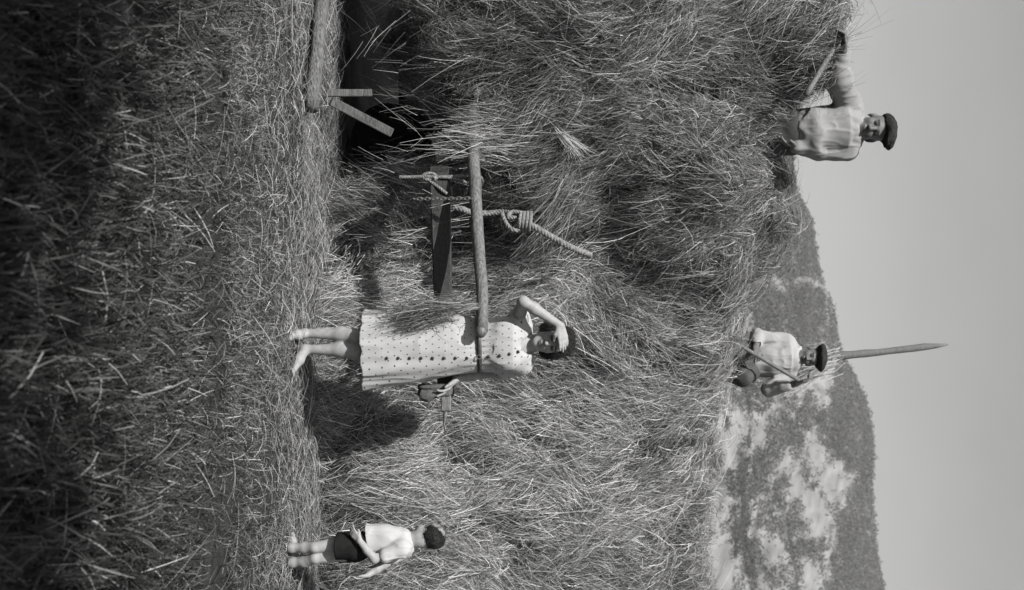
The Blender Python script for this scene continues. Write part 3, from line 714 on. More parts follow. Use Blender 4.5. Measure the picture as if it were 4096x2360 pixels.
for k in range(5):
    e = A(0.212 + 0.010 * k, 6.745 + 0.006 * abs(k - 3), 0.012); F.cone(e, e + A(0.001, -0.022, 0), 0.0085, 0.007, 0.006)
    e = A(0.420 + 0.006 * k, 6.805 + 0.009 * k, 0.012); F.cone(e, e + A(0.018, -0.014, 0), 0.0085, 0.007, 0.006)
woman = F.build('person', M['skin'], None, WO, lambda V: wtone(V, 0.26))
tag(woman, 'barefoot woman in a white dotted dress, hand shading her eyes', 'woman')
# dress
zt = [0.38, 0.55, 0.72, 0.88, 1.0, 1.074, 1.16, 1.265, 1.33, 1.40]
tcx = [0.319, 0.309, 0.301, 0.294, 0.287, 0.283, 0.281, 0.280, 0.283, 0.285]
ta = [0.228, 0.214, 0.200, 0.183, 0.163, 0.152, 0.155, 0.160, 0.140, 0.10]
tb = [0.128, 0.130, 0.134, 0.136, 0.124, 0.112, 0.118, 0.130, 0.095, 0.07]
F = Field((0.03, 6.62, 0.33), (0.60, 7.18, 1.44), 0.005)
def dress_fn(p):
    x, y, z = p[..., 0], p[..., 1], p[..., 2]
    cx, a, b = np.interp(z, zt, tcx), np.interp(z, zt, ta), np.interp(z, zt, tb)
    th = np.arctan2(x - cx, -(y - 6.905)); q = np.hypot((x - cx) / a, (y - 6.905) / b)
    fold = np.clip((1.05 - z) / 0.6, 0, 1)
    w = 0.038 * fold * (np.cos(7 * th + 0.8 * np.sin(3 * z)) + 0.6 * np.cos(12 * th + 2.0 + z * 2)) 
    gath = 0.02 * np.exp(-((z - 1.074) / 0.07) ** 2) * np.cos(22 * th)
    d = (q - 1 - w - gath) * np.minimum(a, b)
    hem = 0.405 + 0.02 * (x - 0.3) + 0.006 * np.cos(7 * th)
    d = np.maximum(d, hem - z)
    d = np.where(z < 0.72, np.maximum(d, -(d + 0.013)), d)
    return smax(d, z - 1.365, 0.05)
F.apply(dress_fn, F.lo, F.lo + F.n * F.h)
F.cone(A(0.185, 6.912, 1.318), A(0.40, 6.912, 1.318), 0.052, 0.052, 0.06)
F.cone(rs + A(0.03, 0.0, 0.005), rs + (re - rs) * 0.22, 0.056, 0.054, 0.03); F.cone(ls + A(-0.03, 0, 0.005), ls + (le - ls) * 0.38, 0.056, 0.055, 0.03)
for q in (-1, 1): F.ell(A(0.282 + q * 0.066, 6.815, 1.222), (0.050, 0.024, 0.050), None, 0.07)
F.ell(A(0.288, 6.84, 1.385), (0.062, 0.075, 0.075), None, 0.02, 'sub')
F.ripple(0.005, (7, 7, 3.5), 91); F.crease(-0.006, (10, 10, 2.6), 92)
dress = F.build('dress', M['dress'], woman, WO, None, 1)
mb = MB(); th = np.linspace(0, 2 * math.pi, 49)[:-1]; vv = []
for dz, e in ((-0.013, 0.004), (-0.013, 0.011), (0.013, 0.011), (0.013, 0.004)):
    vv.append(np.stack([0.283 + (0.156 + e) * np.sin(th), 6.905 - (0.116 + e) * np.cos(th), 1.074 + dz + 0.003 * np.sin(th * 2)], 1))
v = np.concatenate(vv); j = np.arange(48); qs = []
for a_ in range(4):
    b_ = (a_ + 1) % 4; qs.append(np.stack([a_ * 48 + j, a_ * 48 + (j + 1) % 48, b_ * 48 + (j + 1) % 48, b_ * 48 + j], 1))
mb.add(v, [np.concatenate(qs)])
belt = mb.build('belt', M['belt'], woman, WO)
mb = MB(); c = A(0.352, 6.78, 1.074)
mb.tube([c + A(0.011 * math.cos(t_), -0.002, 0.014 * math.sin(t_)) for t_ in np.linspace(0, 2 * math.pi, 17)], 0.003, 6, False); mb.build('buckle', M['iron'], belt, WO)
DV = [ (A(*x_)) for x_ in []]
dme = np.zeros(len(dress.data.vertices) * 3, dtype=np.float32); dress.data.vertices.foreach_get('co', dme); dme = dme.reshape(-1, 3) + np.array(WO)
bz = [(0.358, 0.551 + 0.0647 * k) for k in range(8)] + [(0.350, 1.127), (0.344, 1.190), (0.334, 1.245), (0.322, 1.295)]
for (bx_, bz_) in bz:
    near = (np.abs(dme[:, 0] - bx_) < 0.012) & (np.abs(dme[:, 2] - bz_) < 0.012); yy = dme[near, 1].min() if near.any() else 6.79
    mb = MB(); mb.tube([A(bx_, yy + 0.004, bz_), A(bx_, yy - 0.001, bz_), A(bx_, yy - 0.003, bz_), A(bx_, yy - 0.004, bz_)], [0.009, 0.0095, 0.007, 0.002], 12); mb.build('button', M['button'], woman, WO)
# her hair: a full dark bob
F = Field((0.10, 6.70, 1.30), (0.44, 7.08, 1.68), 0.005)
F.ell(P(0, -0.022, 0.030), (0.092, 0.100, 0.098), R, 0.01); F.ell(P(-0.07, -0.03, -0.015), (0.036, 0.06, 0.065), R, 0.03); F.ell(P(0.07, -0.03, -0.015), (0.036, 0.06, 0.065), R, 0.03)
F.ell(P(0, 0.085, -0.045), (0.060, 0.065, 0.100), R, 0.012, 'sub')
F.ripple(0.008, (25, 25, 9), 95)
F.build('hair', M['hair'], woman, WO, strands=1800, fall=(0, 0, -1), slen=0.05)

# grey cloth she holds on the drawbar
F = Field((0.36, 6.8, 0.62), (0.66, 7.2, 0.99), 0.005)
k0 = at(392, 449, 6.98)
for (u_, v_) in ((385.5, 422), (389, 421), (393, 421), (396, 423)): F.cone(at(u_, v_, 6.96), at(390.5 + (u_ - 391) * 0.4, 447, 6.96), 0.018, 0.015, 0.015)
F.cut(at(391, 420.5, 6.96), A(0.15, 0, -1))
F.ripple(0.014, (13, 13, 9), 97, 3); F.crease(-0.008, (20, 20, 7), 98)
cl = F.build('cloth', M['sack'], None, tuple(k0)); tag(cl, 'grey cloth bundle hanging from the woman\'s lowered hand', 'cloth')

# tuft of hay hanging over the shafts beside her skirt
mb = MB()
wisp(mb, at(307, 446, 6.82), at(311, 366, 6.84), 150, 0.014, 0.26, (0.002, 0.004))
wisp(mb, at(305, 466, 6.74), at(312, 425, 6.72), 190, 0.030, 0.15, (0.002, 0.004), 0.04)
wisp(mb, at(307, 440, 6.73), at(318, 402, 6.70), 190, 0.030, 0.13, (0.002, 0.004), 0.04)
wisp(mb, at(312, 432, 6.73), at(324, 410, 6.70), 110, 0.026, 0.14, (0.002, 0.004), 0.03)
nk = 420; pk = at(313, 425, 6.735) + rng.normal(0, 1, (nk, 3)) * np.array([0.035, 0.02, 0.085]); dk = unit(rng.normal(0, 1, (nk, 3)) + np.array([0.1, 0, -0.7]))
v, q, t = straws(pk, dk, unit(np.cross(dk, rng.normal(0, 1, (nk, 3)))), rng.uniform(0.03, 0.12, nk), rng.uniform(0.002, 0.005, nk), np.zeros(nk), rng.normal(0, 0.02, nk), np.zeros(nk), rng.normal(0, 0.03, nk), rng.uniform(0.03, 0.24, nk)); mb.add(v, [q], t)
wisp(mb, at(306, 478, 6.70), at(311, 455, 6.72), 60, 0.012, 0.35, (0.002, 0.004))
tf = mb.build('hay_tuft', M['straw'], None, tuple(at(306, 470, 6.76)), False); tag(tf, 'loose tuft of hay hanging from the shaft over the edge of the skirt', 'hay')

# --- the little boy
BY = 6.7; BO = (1.43, BY, 0.0)
def bp(u, v, dy=0.0): p = at(u, v, BY); p[1] += dy; p[2] = (v - 287) / 178.0; return p
F = Field((1.1, 6.3, -0.02), (1.75, 7.1, 0.95), 0.0045)
hC = bp(536.5, 428, 0.02); bf = A(-0.60, 0.70, -0.50); bu = A(-0.30, 0.2, 0.95)
P2, R2, btone = head(F, hC, bf, bu, 0.80, False)
F.cone(P2(0, -0.02, -0.05), bp(541, 408, 0.02), 0.035, 0.036, 0.03)
limb(F, [bp(548, 350), bp(545, 374), bp(543, 396), bp(541.5, 405)], [0.062, 0.050, 0.048, 0.034], 0.04)
ns, ne, nw = bp(546, 403, -0.07), bp(555, 376, -0.10), bp(536, 362, -0.13)
limb(F, [ns, ne], [0.030, 0.024]); limb(F, [ne, (ne + nw) / 2, nw], [0.024, 0.022, 0.017])
hand(F, nw, bp(527, 354, -0.12) - nw, A(0.3, 0.6, -0.4), A(0.2, -0.3, 1), 0.62, (0.25, 0.3, 0.35, 0.4), 0.05)
fs, fe, fw = bp(551, 404, 0.03), bp(563, 385, 0.0), bp(572.5, 369, -0.05)
limb(F, [fs, fe], [0.031, 0.026]); limb(F, [fe, (fe + fw) / 2, fw], [0.026, 0.024, 0.018])
hand(F, fw, bp(576, 361, -0.06) - fw, A(-1, 0, -0.3), A(-0.3, -1, 0.2), 0.62, (0.5, 0.5, 0.5, 0.5), 0.05)
limb(F, [bp(542.5, 345, -0.02), bp(545.5, 316, -0.055), bp(546.5, 305, -0.03), bp(547, 291, -0.02)], [0.046, 0.030, 0.031, 0.021], 0.012)
limb(F, [bp(553, 345, 0.0), bp(556.5, 316, -0.04), bp(561, 304, -0.01), bp(562.5, 291, 0.0)], [0.047, 0.031, 0.031, 0.021], 0.012)
for (u_, dy) in ((547, -0.02), (562.5, 0.0)):
    c = bp(u_, 290, dy); c[2] = 0.025
    F.ell(c + A(0.005, 0, 0), (0.023, 0.023, 0.023), None, 0.02); limb(F, [c + A(0, 0, 0.01), c + A(-0.03, 0.035, 0), c + A(-0.06, 0.075, -0.006)], [0.023, 0.023, 0.014], 0.015)
boy = F.build('person', M['skin'], None, BO, lambda V: btone(V, 0.27))
tag(boy, 'small bareheaded boy in white shirt and black shorts, facing the hay', 'boy')
F = Field((1.2, 6.4, 0.36), (1.7, 7.0, 0.82), 0.0045)
limb(F, [bp(536, 366), bp(536, 385), bp(536.5, 403)], [0.066, 0.055, 0.046], 0.05); limb(F, [bp(545, 366), bp(545.5, 385), bp(546, 404)], [0.068, 0.057, 0.046], 0.05)
F.cone(ns + A(-0.01, 0.05, 0.0), ns, 0.05, 0.044, 0.02); F.cone(ns, ns + (ne - ns) * 0.6, 0.044, 0.040, 0.02); F.cone(fs + A(-0.01, -0.03, 0), fs, 0.045, 0.043, 0.02); F.cone(fs, fs + (fe - fs) * 0.62, 0.043, 0.038, 0.02)
F.ripple(0.004, (11, 11, 8), 101); F.crease(-0.005, (17, 17, 6), 102); F.cut(bp(546, 368), A(0.15, 0, -1))
F.build('shirt', M['white'], boy, BO)
F = Field((1.2, 6.4, 0.24), (1.7, 7.0, 0.56), 0.0045)
limb(F, [bp(547, 356), bp(542, 374)], [0.084, 0.060], 0.03)
F.cone(bp(544, 352, -0.04), bp(544, 338, -0.05), 0.078, 0.076, 0.02); F.cone(bp(551, 352, 0.05), bp(552.5, 338, 0.04), 0.078, 0.074, 0.02)
F.cut(bp(547, 337), A(0, 0, -1)); F.cut(bp(544, 375), A(-0.1, 0, 1)); F.ripple(0.006, (11, 11, 5), 103)
F.build('shorts', M['shorts'], boy, BO)
F = Field((1.15, 6.5, 0.62), (1.6, 6.98, 0.99), 0.004)
F.ell(P2(0, -0.02, 0.022), np.array((0.080, 0.099, 0.085)) * 0.78, R2, 0.01); F.ell(P2(0, 0.100, -0.045), (0.06, 0.06, 0.065), R2, 0.01, 'sub'); F.cut(P2(0, -0.02, -0.068), -R2[:, 2] + 0.30 * R2[:, 1])
F.ripple(0.005, (32, 32, 14), 105)
F.build('hair', M['hair'], boy, BO, strands=1500, fall=-R2[:, 2] - 0.3 * R2[:, 1], slen=0.024)

# --- the man on the load
MY = 8.15; MO = (-1.15, MY, 2.9)
def mp(u, v, dy=0.0): p = at(u, v, MY); p[1] += dy; return p
F = Field((-2.0, 7.5, 2.6), (-0.8, 8.6, 3.98), 0.006)
mC = mp(128.5, 873, -0.02); mf = A(0.16, -1, -0.22); mu = A(0.03, 0, 1)
P3, R3, mtone = head(F, mC, mf, mu, 1.16)
F.cone(P3(0, -0.02, -0.05), mp(129, 852, 0.03), 0.060, 0.062, 0.03)
limb(F, [mp(131, 795, 0.04), mp(130, 825, 0.03), mp(129, 845, 0.02), mp(129, 853, 0.02)], [0.13, 0.125, 0.125, 0.06], 0.06)
F.cone(mp(108, 853, 0.02), mp(148, 849, 0.02), 0.06, 0.06, 0.05)
m_rs, m_re, m_rw = mp(106, 850, 0.02), mp(83, 832, -0.16), mp(59, 832, -0.27)
limb(F, [m_rs, m_re], [0.052, 0.042]); limb(F, [m_re, m_rw], [0.042, 0.028])
hand(F, m_rw, A(-0.09, -0.02, 0.01), A(0.1, -0.4, -1), A(0.1, -1, 0.1), 1.08, (0.85, 0.9, 0.9, 0.95), 0.0)
m_ls, m_le, m_lw = mp(149.5, 848, 0.02), mp(151, 818, 0.0), mp(148, 795, -0.05)
limb(F, [m_ls, m_le], [0.052, 0.042]); limb(F, [m_le, m_lw], [0.042, 0.03])
hand(F, m_lw, A(-0.02, -0.03, -0.09), A(-1, 0, 0), A(0, -1, -0.2), 1.05)
limb(F, [mp(124, 795, 0.04), mp(123, 760, 0.04)], [0.10, 0.08]); limb(F, [mp(138, 795, 0.04), mp(139, 760, 0.04)], [0.10, 0.08])
man1 = F.build('person', M['skin'], None, MO, lambda V: mtone(V, 0.115))
tag(man1, 'man in dark cap and pale shirt standing waist deep on the hay load', 'man')
F = Field((-1.95, 7.55, 3.0), (-0.75, 8.55, 3.85), 0.006)
limb(F, [mp(130.5, 806, 0.035), mp(130, 825, 0.03), mp(129, 845, 0.02), mp(129, 851, 0.02)], [0.148, 0.146, 0.142, 0.07], 0.06)
F.cone(mp(108, 852.5, 0.02), mp(148, 848.5, 0.02), 0.070, 0.070, 0.05)
limb(F, [m_rs, m_re], [0.082, 0.085], 0.04); F.cone(m_re, m_re + (m_rw - m_re) * 0.70, 0.085, 0.05, 0.04); limb(F, [m_ls, m_le], [0.070, 0.060]); F.cone(m_le, m_lw, 0.060, 0.046)
F.ell(mp(133, 812, -0.06), (0.14, 0.08, 0.06), None, 0.05)
F.ell(P3(0, 0.02, -0.11), (0.07, 0.075, 0.05), R3, 0.01, 'sub')
F.ripple(0.008, (9, 9, 7), 111, 2); F.crease(-0.008, (13, 13, 4.0), 112)
F.build('shirt', M['shirt'], man1, MO)
F = Field((-1.4, 7.9, 3.4), (-0.9, 8.4, 3.75), 0.005)
for (a_, b_) in (((-0.062, 0.035, -0.118), (-0.012, 0.082, -0.150)), ((0.062, 0.035, -0.118), (0.018, 0.082, -0.150)), ((-0.066, -0.03, -0.105), (-0.062, 0.035, -0.118)), ((0.066, -0.03, -0.105), (0.062, 0.035, -0.118))): F.cone(P3(*a_), P3(*b_), 0.018, 0.014, 0.01)
F.build('collar', M['shirt'], man1, MO)
F = Field((-1.6, 7.7, 2.7), (-0.8, 8.7, 3.35), 0.008)
limb(F, [mp(131, 805, 0.04), mp(131, 795, 0.04)], [0.14, 0.14], 0.04); limb(F, [mp(124, 793, 0.04), mp(123, 762, 0.04)], [0.115, 0.10]); limb(F, [mp(138, 793, 0.04), mp(139, 762, 0.04)], [0.115, 0.10])
F.build('trousers', M['trousers'], man1, MO)
F = Field((-1.45, 7.8, 3.45), (-0.8, 8.45, 4.05), 0.005)
F.ell(P3(0, -0.02, 0.072), (0.102, 0.122, 0.066), R3, 0.02); F.ell(P3(-0.035, 0.02, 0.090), (0.105, 0.115, 0.042), R3, 0.03); F.ell(P3(-0.055, 0.080, 0.062), (0.06, 0.05, 0.026), R3, 0.03)
F.cut(P3(0, 0, 0.046), -R3[:, 2] + 0.22 * R3[:, 1])
F.ripple(0.004, (30, 30, 30), 115)
F.build('cap', M['cap'], man1, MO)
# the tool handle he grips
h0, h1 = mp(50, 809, -0.15), mp(84, 846, -0.02)
h0, h1 = at(95, 806, 7.72), at(30, 844, 7.95)
mb = MB(); tt = np.linspace(0, 1, 12)[:, None]; mb.tube(h0 + (h1 - h0) * tt, 0.0185, 10)
hd = mb.build('tool_handle', M['wood'], None, tuple(h0)); tag(hd, 'round wooden tool handle gripped by the man on the load', 'tool')
for o_ in (): pass

# --- the man kneeling on the stack
NY = 11.1; NO = (0.5, NY, 3.2)
def np_(u, v, dy=0.0): p = at(u, v, NY); p[1] += dy; return p
F = Field((0.2, 10.4, 2.95), (1.15, 11.7, 4.25), 0.006)
nC = np_(356.5, 809, -0.06); nf = A(0.15, -1, -0.25); nu = A(0.05, 0, 1)
P4, R4, ntone = head(F, nC, nf, nu, 1.08)
F.cone(P4(0, -0.02, -0.05), np_(358, 793), 0.055, 0.058, 0.03)
limb(F, [np_(361, 754, 0.04), np_(359, 772, 0.02), np_(358, 788, 0.0), np_(358, 793)], [0.125, 0.125, 0.12, 0.06], 0.06)
F.cone(np_(343, 788), np_(373, 789), 0.058, 0.058, 0.05)
n_rs, n_re, n_rw = np_(341, 786), np_(336, 757, -0.02), np_(346, 751, -0.22)
limb(F, [n_rs, n_re], [0.05, 0.042]); limb(F, [n_re, n_rw], [0.042, 0.028])
hand(F, n_rw, A(0.03, -0.05, 0.0), A(0.3, -0.3, -1), A(0.3, 0, 1), 1.08, (0.8, 0.8, 0.85, 0.9), 0.0)
n_ls, n_le, n_lw = np_(374, 787), np_(389, 767, -0.06), np_(381.5, 791, -0.24)
limb(F, [n_ls, n_le], [0.05, 0.042]); limb(F, [n_le, n_lw], [0.042, 0.028])
hand(F, n_lw, A(-0.02, -0.02, 0.08), A(-1, -0.3, 0), A(-0.2, -1, 0.3), 1.08, (0.8, 0.8, 0.85, 0.9), 0.0)
limb(F, [np_(352, 752, 0.02), np_(348, 734, -0.18), np_(350, 722, 0.05)], [0.09, 0.065, 0.05]); limb(F, [np_(368, 752, 0.02), np_(374, 738, -0.22), np_(372, 722, 0.05)], [0.09, 0.065, 0.05])
man2 = F.build('person', M['skin'], None, NO, lambda V: ntone(V, 0.115))
tag(man2, 'man in a dark beret and pale smock kneeling on the haystack before its pole', 'man')
F = Field((0.2, 10.5, 3.3), (1.15, 11.6, 4.1), 0.006)
limb(F, [np_(361, 757, 0.03), np_(359, 772, 0.02), np_(358, 788, 0.0), np_(358, 792)], [0.145, 0.148, 0.138, 0.07], 0.06)
F.cone(np_(343, 788), np_(373, 789), 0.07, 0.07, 0.05)
limb(F, [n_rs, n_re], [0.07, 0.066]); F.cone(n_re, n_re + (n_rw - n_re) * 0.65, 0.066, 0.05); limb(F, [n_ls, n_le], [0.07, 0.062]); F.cone(n_le, n_le + (n_lw - n_le) * 0.7, 0.062, 0.046)
F.cut(np_(361, 753), A(-0.2, 0, -1), np_(342, 740, -0.3) , np_(382, 760, 0.4)); F.ripple(0.008, (9, 9, 6), 121, 2); F.crease(-0.008, (12, 12, 5), 122)
F.build('smock', M['smock'], man2, NO)
F = Field((0.3, 10.7, 3.7), (0.9, 11.4, 4.05), 0.005)
for (a_, b_) in (((-0.066, 0.01, -0.100), (-0.01, 0.080, -0.150)), ((0.066, 0.01, -0.100), (0.014, 0.080, -0.150)), ((-0.066, 0.01, -0.10), (0, -0.07, -0.09)), ((0.066, 0.01, -0.10), (0, -0.07, -0.09))): F.cone(P4(*a_), P4(*b_), 0.022, 0.018, 0.01)
F.build('collar', M['white'], man2, NO)
F = Field((0.2, 10.4, 2.9), (1.1, 11.6, 3.7), 0.008)
limb(F, [np_(361, 758, 0.04), np_(361, 750, 0.04)], [0.135, 0.14], 0.04); limb(F, [np_(352, 750, 0.02), np_(348, 734, -0.18), np_(350, 720, 0.05)], [0.11, 0.085, 0.07], 0.03); limb(F, [np_(368, 752, 0.02), np_(375, 738, -0.22), np_(373, 720, 0.05)], [0.11, 0.085, 0.07], 0.03)
F.ripple(0.012, (9, 9, 9), 125)
F.build('trousers', M['trousers'], man2, NO)
F = Field((0.25, 10.7, 3.85), (0.95, 11.5, 4.3), 0.005)
F.ell(P4(0, -0.02, 0.075), (0.102, 0.118, 0.060), R4, 0.02); F.ell(P4(0, -0.005, 0.094), (0.128, 0.138, 0.046), R4, 0.03); F.cut(P4(0, 0, 0.038), -R4[:, 2] + 0.15 * R4[:, 1]); F.ripple(0.004, (30, 30, 30), 127)
F.build('beret', M['cap'], man2, NO)
# pitchfork across his body
fk = empty('pitchfork', tuple(at(338, 727, 10.62))); tag(fk, 'wooden pitchfork held slantwise across the kneeling man', 'pitchfork')
FO = tuple(at(338, 727, 10.62)); e0 = at(336, 724, 10.62); e1 = at(381, 800, 10.84)
mb = MB(); tt = np.linspace(0, 1, 12)[:, None]; mb.tube(e0 + (e1 - e0) * tt, 0.018, 10); mb.build('handle', M['wood'], fk, FO)
d = unit(e0 - e1); sd = unit(np.cross(d, A(0, 1, 0)))
for q_ in (-1, 0, 1):
    mb = MB(); mb.tube([e0 - d * 0.02 + sd * 0.0, e0 + d * 0.05 + sd * 0.05 * q_, e0 + d * 0.16 + sd * 0.07 * q_, e0 + d * 0.30 + sd * 0.07 * q_ + A(0, -0.04, 0)], [0.011, 0.010, 0.008, 0.003], 8); mb.build('tine', M['wood'], fk, FO)

# ------------------------------------------------------------------ stack pole with hay trodden round its foot
mb = MB(); k = 22; vs = np.linspace(700, 948, k); us = np.interp(vs, [700, 828, 870, 948], [364, 357, 353, 344.5])
pp = np.array([at(u_, v_, 11.75) for u_, v_ in zip(us, vs)]) + rng.normal(0, 0.0025, (k, 3))
rr = np.interp(vs, [700, 800, 900, 935, 948], [0.050, 0.045, 0.036, 0.028, 0.008]) * (1 + 0.06 * rng.normal(size=k))
mb.tube(pp, rr, 10, wob=0.05)
sp_ = mb.build('stack_pole', M['wood'], None, tuple(pp[0])); tag(sp_, 'tall pale pole sticking up from the haystack against the sky', 'pole')
mb = MB()
wisp(mb, at(358, 836, 11.7), at(390, 772, 11.45), 260, 0.05, 0.22, (0.003, 0.006), 0.05)
wisp(mb, at(360, 815, 11.75), at(372, 735, 11.6), 260, 0.08, 0.22, (0.003, 0.006), 0.05)
wisp(mb, at(356, 830, 11.6), at(368, 780, 11.5), 160, 0.05, 0.26, (0.003, 0.006), 0.03)
mb.build('hay_collar', M['straw'], sp_, tuple(pp[0]), False)

# ------------------------------------------------------------------ hills behind, their wood and scrub
ridge_u = [-900, -400, 0, 195, 219, 245, 275, 308, 348, 397, 420, 446, 486, 543, 590, 700, 900, 1300]
ridge_v = [640, 700, 770, 800, 815, 817, 823, 836, 842, 868, 873, 876, 874, 878, 886, 892, 850, 760]
hu = np.arange(-900, 1301, 7.0); nu_ = len(hu)
ht = np.linspace(0, 1, 90)
rv = np.interp(hu, ridge_u, ridge_v) - 3
HY = 60 + 720 * ht ** 1.1
U, T = np.meshgrid(hu, ht, indexing='ij'); RV = np.repeat(rv[:, None], len(ht), 1); HYm = np.repeat(HY[None], nu_, 0)
VV = np.interp(T, [0, 0.06, 0.2, 1.0], [0, 0.02, 0.50, 1.0]); VV = 490 + (RV - 490) * VV
HX = (U - 295) / FPX * HYm; HZ = CH + (VV - 512) / FPX * HYm
HZ += np.clip((T - 0.1) * 4, 0, 1) * (1 - T) * 7 * fbm(np.stack([HX / 60, HYm / 60, 0 * HX], -1), 131, 3)
HX2 = np.concatenate([HX, HX[:, -1:] * 1.15, HX[:, -1:] * 1.6], 1); HY2 = np.concatenate([HYm, HYm[:, -1:] * 1.15, HYm[:, -1:] * 1.6], 1)
HZ2 = np.concatenate([HZ, HZ[:, -1:] * 0.85, HZ[:, -1:] * 0 - 5], 1)
nt_ = HX2.shape[1]; i, j = np.meshgrid(np.arange(nu_ - 1), np.arange(nt_ - 1), indexing='ij')
Q = np.stack([i * nt_ + j, (i + 1) * nt_ + j, (i + 1) * nt_ + j + 1, i * nt_ + j + 1], -1).reshape(-1, 4)
hills = link('hills', mesh_np('hills', np.stack([HX2, HY2, HZ2], -1).reshape(-1, 3), [Q], None, True, [M['field']])); tag(hills, 'pale dry hillside rising behind the haystack', None, None, 'structure')
def hill_point(u, t):
    iu = np.clip((u - hu[0]) / 7.0, 0, nu_ - 1.001); it = np.clip(t * (len(ht) - 1), 0, len(ht) - 1.001)
    a, b = iu.astype(int), it.astype(int); fu, ft = (iu - a)[:, None], (it - b)[:, None]
    G = np.stack([HX, HYm, HZ], -1)
    return (G[a, b] * (1 - fu) + G[a + 1, b] * fu) * (1 - ft) + (G[a, b + 1] * (1 - fu) + G[a + 1, b + 1] * fu) * ft
def wood_mask(u, v):
    w = np.zeros(len(u), bool)
    rid = np.interp(u, ridge_u, ridge_v)
    low = np.interp(u, [0, 195, 200, 279], [740, 760, 770, 776]); w |= (u < 279) & (v > low)
    w |= (u > 288) & (u < 350) & (v > 748) & ~((v > 822) & (v < 831) & (rng.random(len(u)) < 0.6))
    lo = np.interp(u, [350, 360, 389, 409, 431, 446, 460, 474, 488, 517, 545, 574, 590, 1300], [836, 838, 830, 818, 818, 824, 838, 855, 850, 838, 837, 830, 828, 780])
    w |= (u >= 350) & (v > lo)
    for (cu, cv, ru, rv_, rot) in ((433, 783, 17, 18, 0.0), (478, 750, 18, 22, 0.2), (415, 806, 14, 9, 0.1), (525, 740, 34, 10, -0.25), (549, 806, 8, 20, 0.25), (575, 775, 20, 10, 0.5), (390, 760, 26, 16, 0.4), (455, 770, 12, 12, 0.0), (505, 772, 26, 7, -0.3), (560, 752, 16, 8, 0)):
        c, s = math.cos(rot), math.sin(rot); a = (u - cu) * c + (v - cv) * s; b = -(u - cu) * s + (v - cv) * c
        w |= (a / ru) ** 2 + (b / rv_) ** 2 < 1
    return w
def leaf_balls(P, r, per, tone):
    n = len(P); k = np.repeat(np.arange(n), per); m_ = len(k)
    d = unit(rng.normal(0, 1, (m_, 3))); c = P[k] + d * (r[k] * rng.uniform(0.45, 1.0, m_))[:, None] * np.array([1, 1, 1.15]); c[:, 2] += r[k] * 0.75
    nr = unit(d + rng.normal(0, 0.5, (m_, 3))); a = unit(np.cross(nr, rng.normal(0, 1, (m_, 3)))); b = np.cross(nr, a)
    s = (r[k] * rng.uniform(0.22, 0.45, m_))[:, None]
    V = np.stack([c + a * s, c + b * s * 0.8, c - a * s, c - b * s * 0.8], 1).reshape(-1, 3)
    return V, np.arange(4 * m_).reshape(-1, 4), np.repeat(tone[k] * rng.uniform(0.8, 1.2, m_), 4)
n = 300000
u = rng.uniform(-250, 850, n); t = rng.random(n) ** 0.8 * 0.85 + 0.15
p = hill_point(u, t); v = 512 + (p[:, 2] - CH) / p[:, 1] * FPX
jit = 6 * fbm(np.stack([u / 14, v / 14, 0 * u], -1), 141, 3)
keep = wood_mask(u + jit + rng.normal(0, 3.0, n), v + rng.normal(0, 3.0, n) * (v < np.interp(u, ridge_u, ridge_v) - 12) + 6 * fbm(np.stack([u / 14, v / 14, 0 * u + 9], -1), 142, 3)); p = p[keep]
r = np.clip(rng.lognormal(-0.30, 0.42, len(p)), 0.35, 2.6) * np.clip(p[:, 1] / 650, 0.45, 1.1)
V, Q, T_ = leaf_balls(p, r, 8, rng.uniform(0.048, 0.070, len(p)) * (1 + 0.4 * fbm(p / 28.0, 145, 2)))
tag(link('hillside_wood', mesh_np('hillside_wood', V, [Q], T_, False, [M['leaf']])), 'dark wood covering the upper hillside along the skyline', 'wood', None, 'stuff')
n = 110000
u = rng.uniform(180, 700, n); t = rng.random(n) * 0.7 + 0.2
p = hill_point(u, t); keep = fbm(np.stack([u / 22, p[:, 1] / 35, 0 * u], -1), 151, 3) + 0.35 * rng.normal(size=n) > 0.50; p = p[keep]
r = np.clip(rng.lognormal(-0.45, 0.4, len(p)), 0.3, 1.8) * np.clip(p[:, 1] / 450, 0.5, 1.2)
V, Q, T_ = leaf_balls(p, r, 5, rng.uniform(0.04, 0.08, len(p)))
tag(link('hillside_scrub', mesh_np('hillside_scrub', V, [Q], T_, False, [M['leaf']])), 'small dark bushes dotted over the pale slope', 'scrub', None, 'stuff')

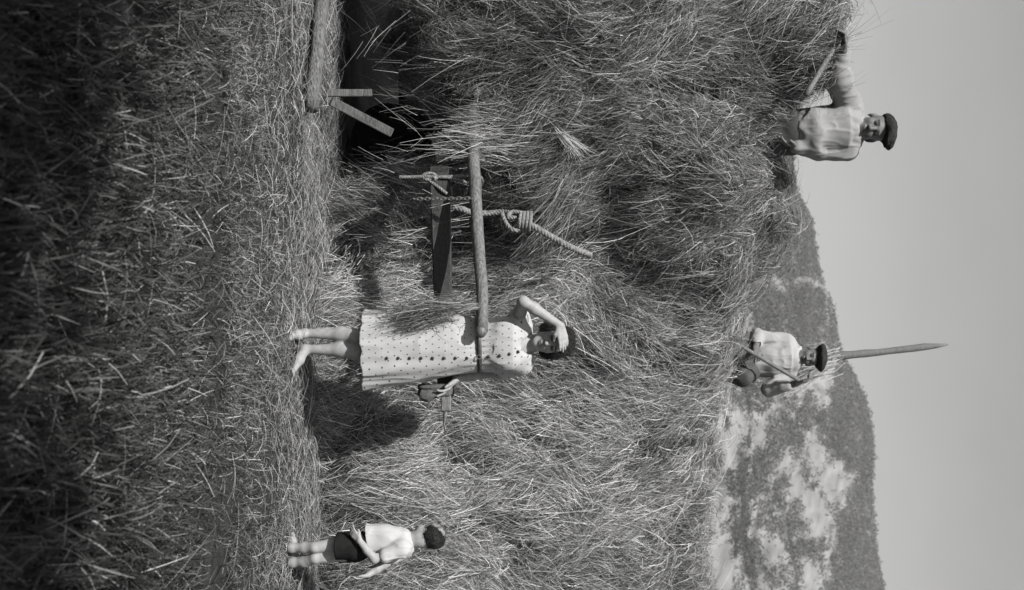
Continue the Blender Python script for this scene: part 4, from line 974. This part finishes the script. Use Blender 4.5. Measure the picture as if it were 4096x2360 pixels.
# ------------------------------------------------------------------ unseen trees added behind the camera to shade the near grass
def added_shade_tree(loc, h, crown, n_leaf, label):
    o = empty('added_shade_tree', loc); tag(o, label, 'added_shade_tree', 'added trees behind the camera')
    mb = MB(); L0 = np.array(loc)
    top = np.array(crown[0]); k = np.linspace(0, 1, 9)[:, None]
    mb.tube(L0 + (top - L0) * k + rng.normal(0, 0.03, (9, 3)), np.linspace(0.16, 0.05, 9), 10)
    for _ in range(9):
        s = L0 + (top - L0) * rng.uniform(0.5, 0.95); e = top + rng.normal(0, 1, 3) * np.array(crown[1]) * 0.6
        mb.tube(s + (e - s) * np.linspace(0, 1, 6)[:, None] + rng.normal(0, 0.03, (6, 3)), np.linspace(0.06, 0.012, 6), 7)
    mb.build('trunk', M['bark'], o, loc)
    c = top + rng.normal(0, 0.5, (60, 3)) * np.array(crown[1]); k = rng.integers(0, 60, n_leaf)
    P = c[k] + rng.normal(0, 0.22, (n_leaf, 3)); a = unit(rng.normal(0, 1, (n_leaf, 3))); b = unit(np.cross(a, rng.normal(0, 1, (n_leaf, 3)))); s = rng.uniform(0.05, 0.09, n_leaf)[:, None]
    V = np.stack([P + a * s, P + b * s * 0.6, P - a * s, P - b * s * 0.6], 1).reshape(-1, 3)
    link('crown', mesh_np('crown', V - L0, [np.arange(4 * n_leaf).reshape(-1, 4)], np.repeat(rng.uniform(0.05, 0.11, n_leaf), 4), False, [M['leaf']]), o)
added_shade_tree((-4.4, -2.0, 0), 5, ((-3.9, -2.0, 5.0), (0.95, 0.75, 0.8)), 5200, 'leafy shade caster added out of view left of the camera')
added_shade_tree((-1.9, -2.6, 0), 5, ((-2.3, -2.35, 5.0), (0.95, 0.5, 0.8)), 4200, 'leafy shade caster added out of view just behind the camera')

# ------------------------------------------------------------------ summer haze over the far slope
hz, t_, b_ = mat_new('haze_air')
t_.nodes.remove(b_); pv_ = t_.nodes.new('ShaderNodeVolumePrincipled'); pv_.inputs['Color'].default_value = g3(0.9); pv_.inputs['Density'].default_value = 0.0002
t_.links.new(pv_.outputs[0], t_.nodes['Material Output'].inputs['Volume'])
v = np.array([[x_, y_, z_] for x_ in (-3200, 3200) for y_ in (-3200, 3800) for z_ in (-8, 420)], float)
f = np.array([[0, 1, 3, 2], [4, 6, 7, 5], [0, 4, 5, 1], [2, 3, 7, 6], [0, 2, 6, 4], [1, 5, 7, 3]])
tag(link('haze', mesh_np('haze', v, [f], None, False, [hz])), 'thin summer haze over the far slope', None, None, 'stuff')
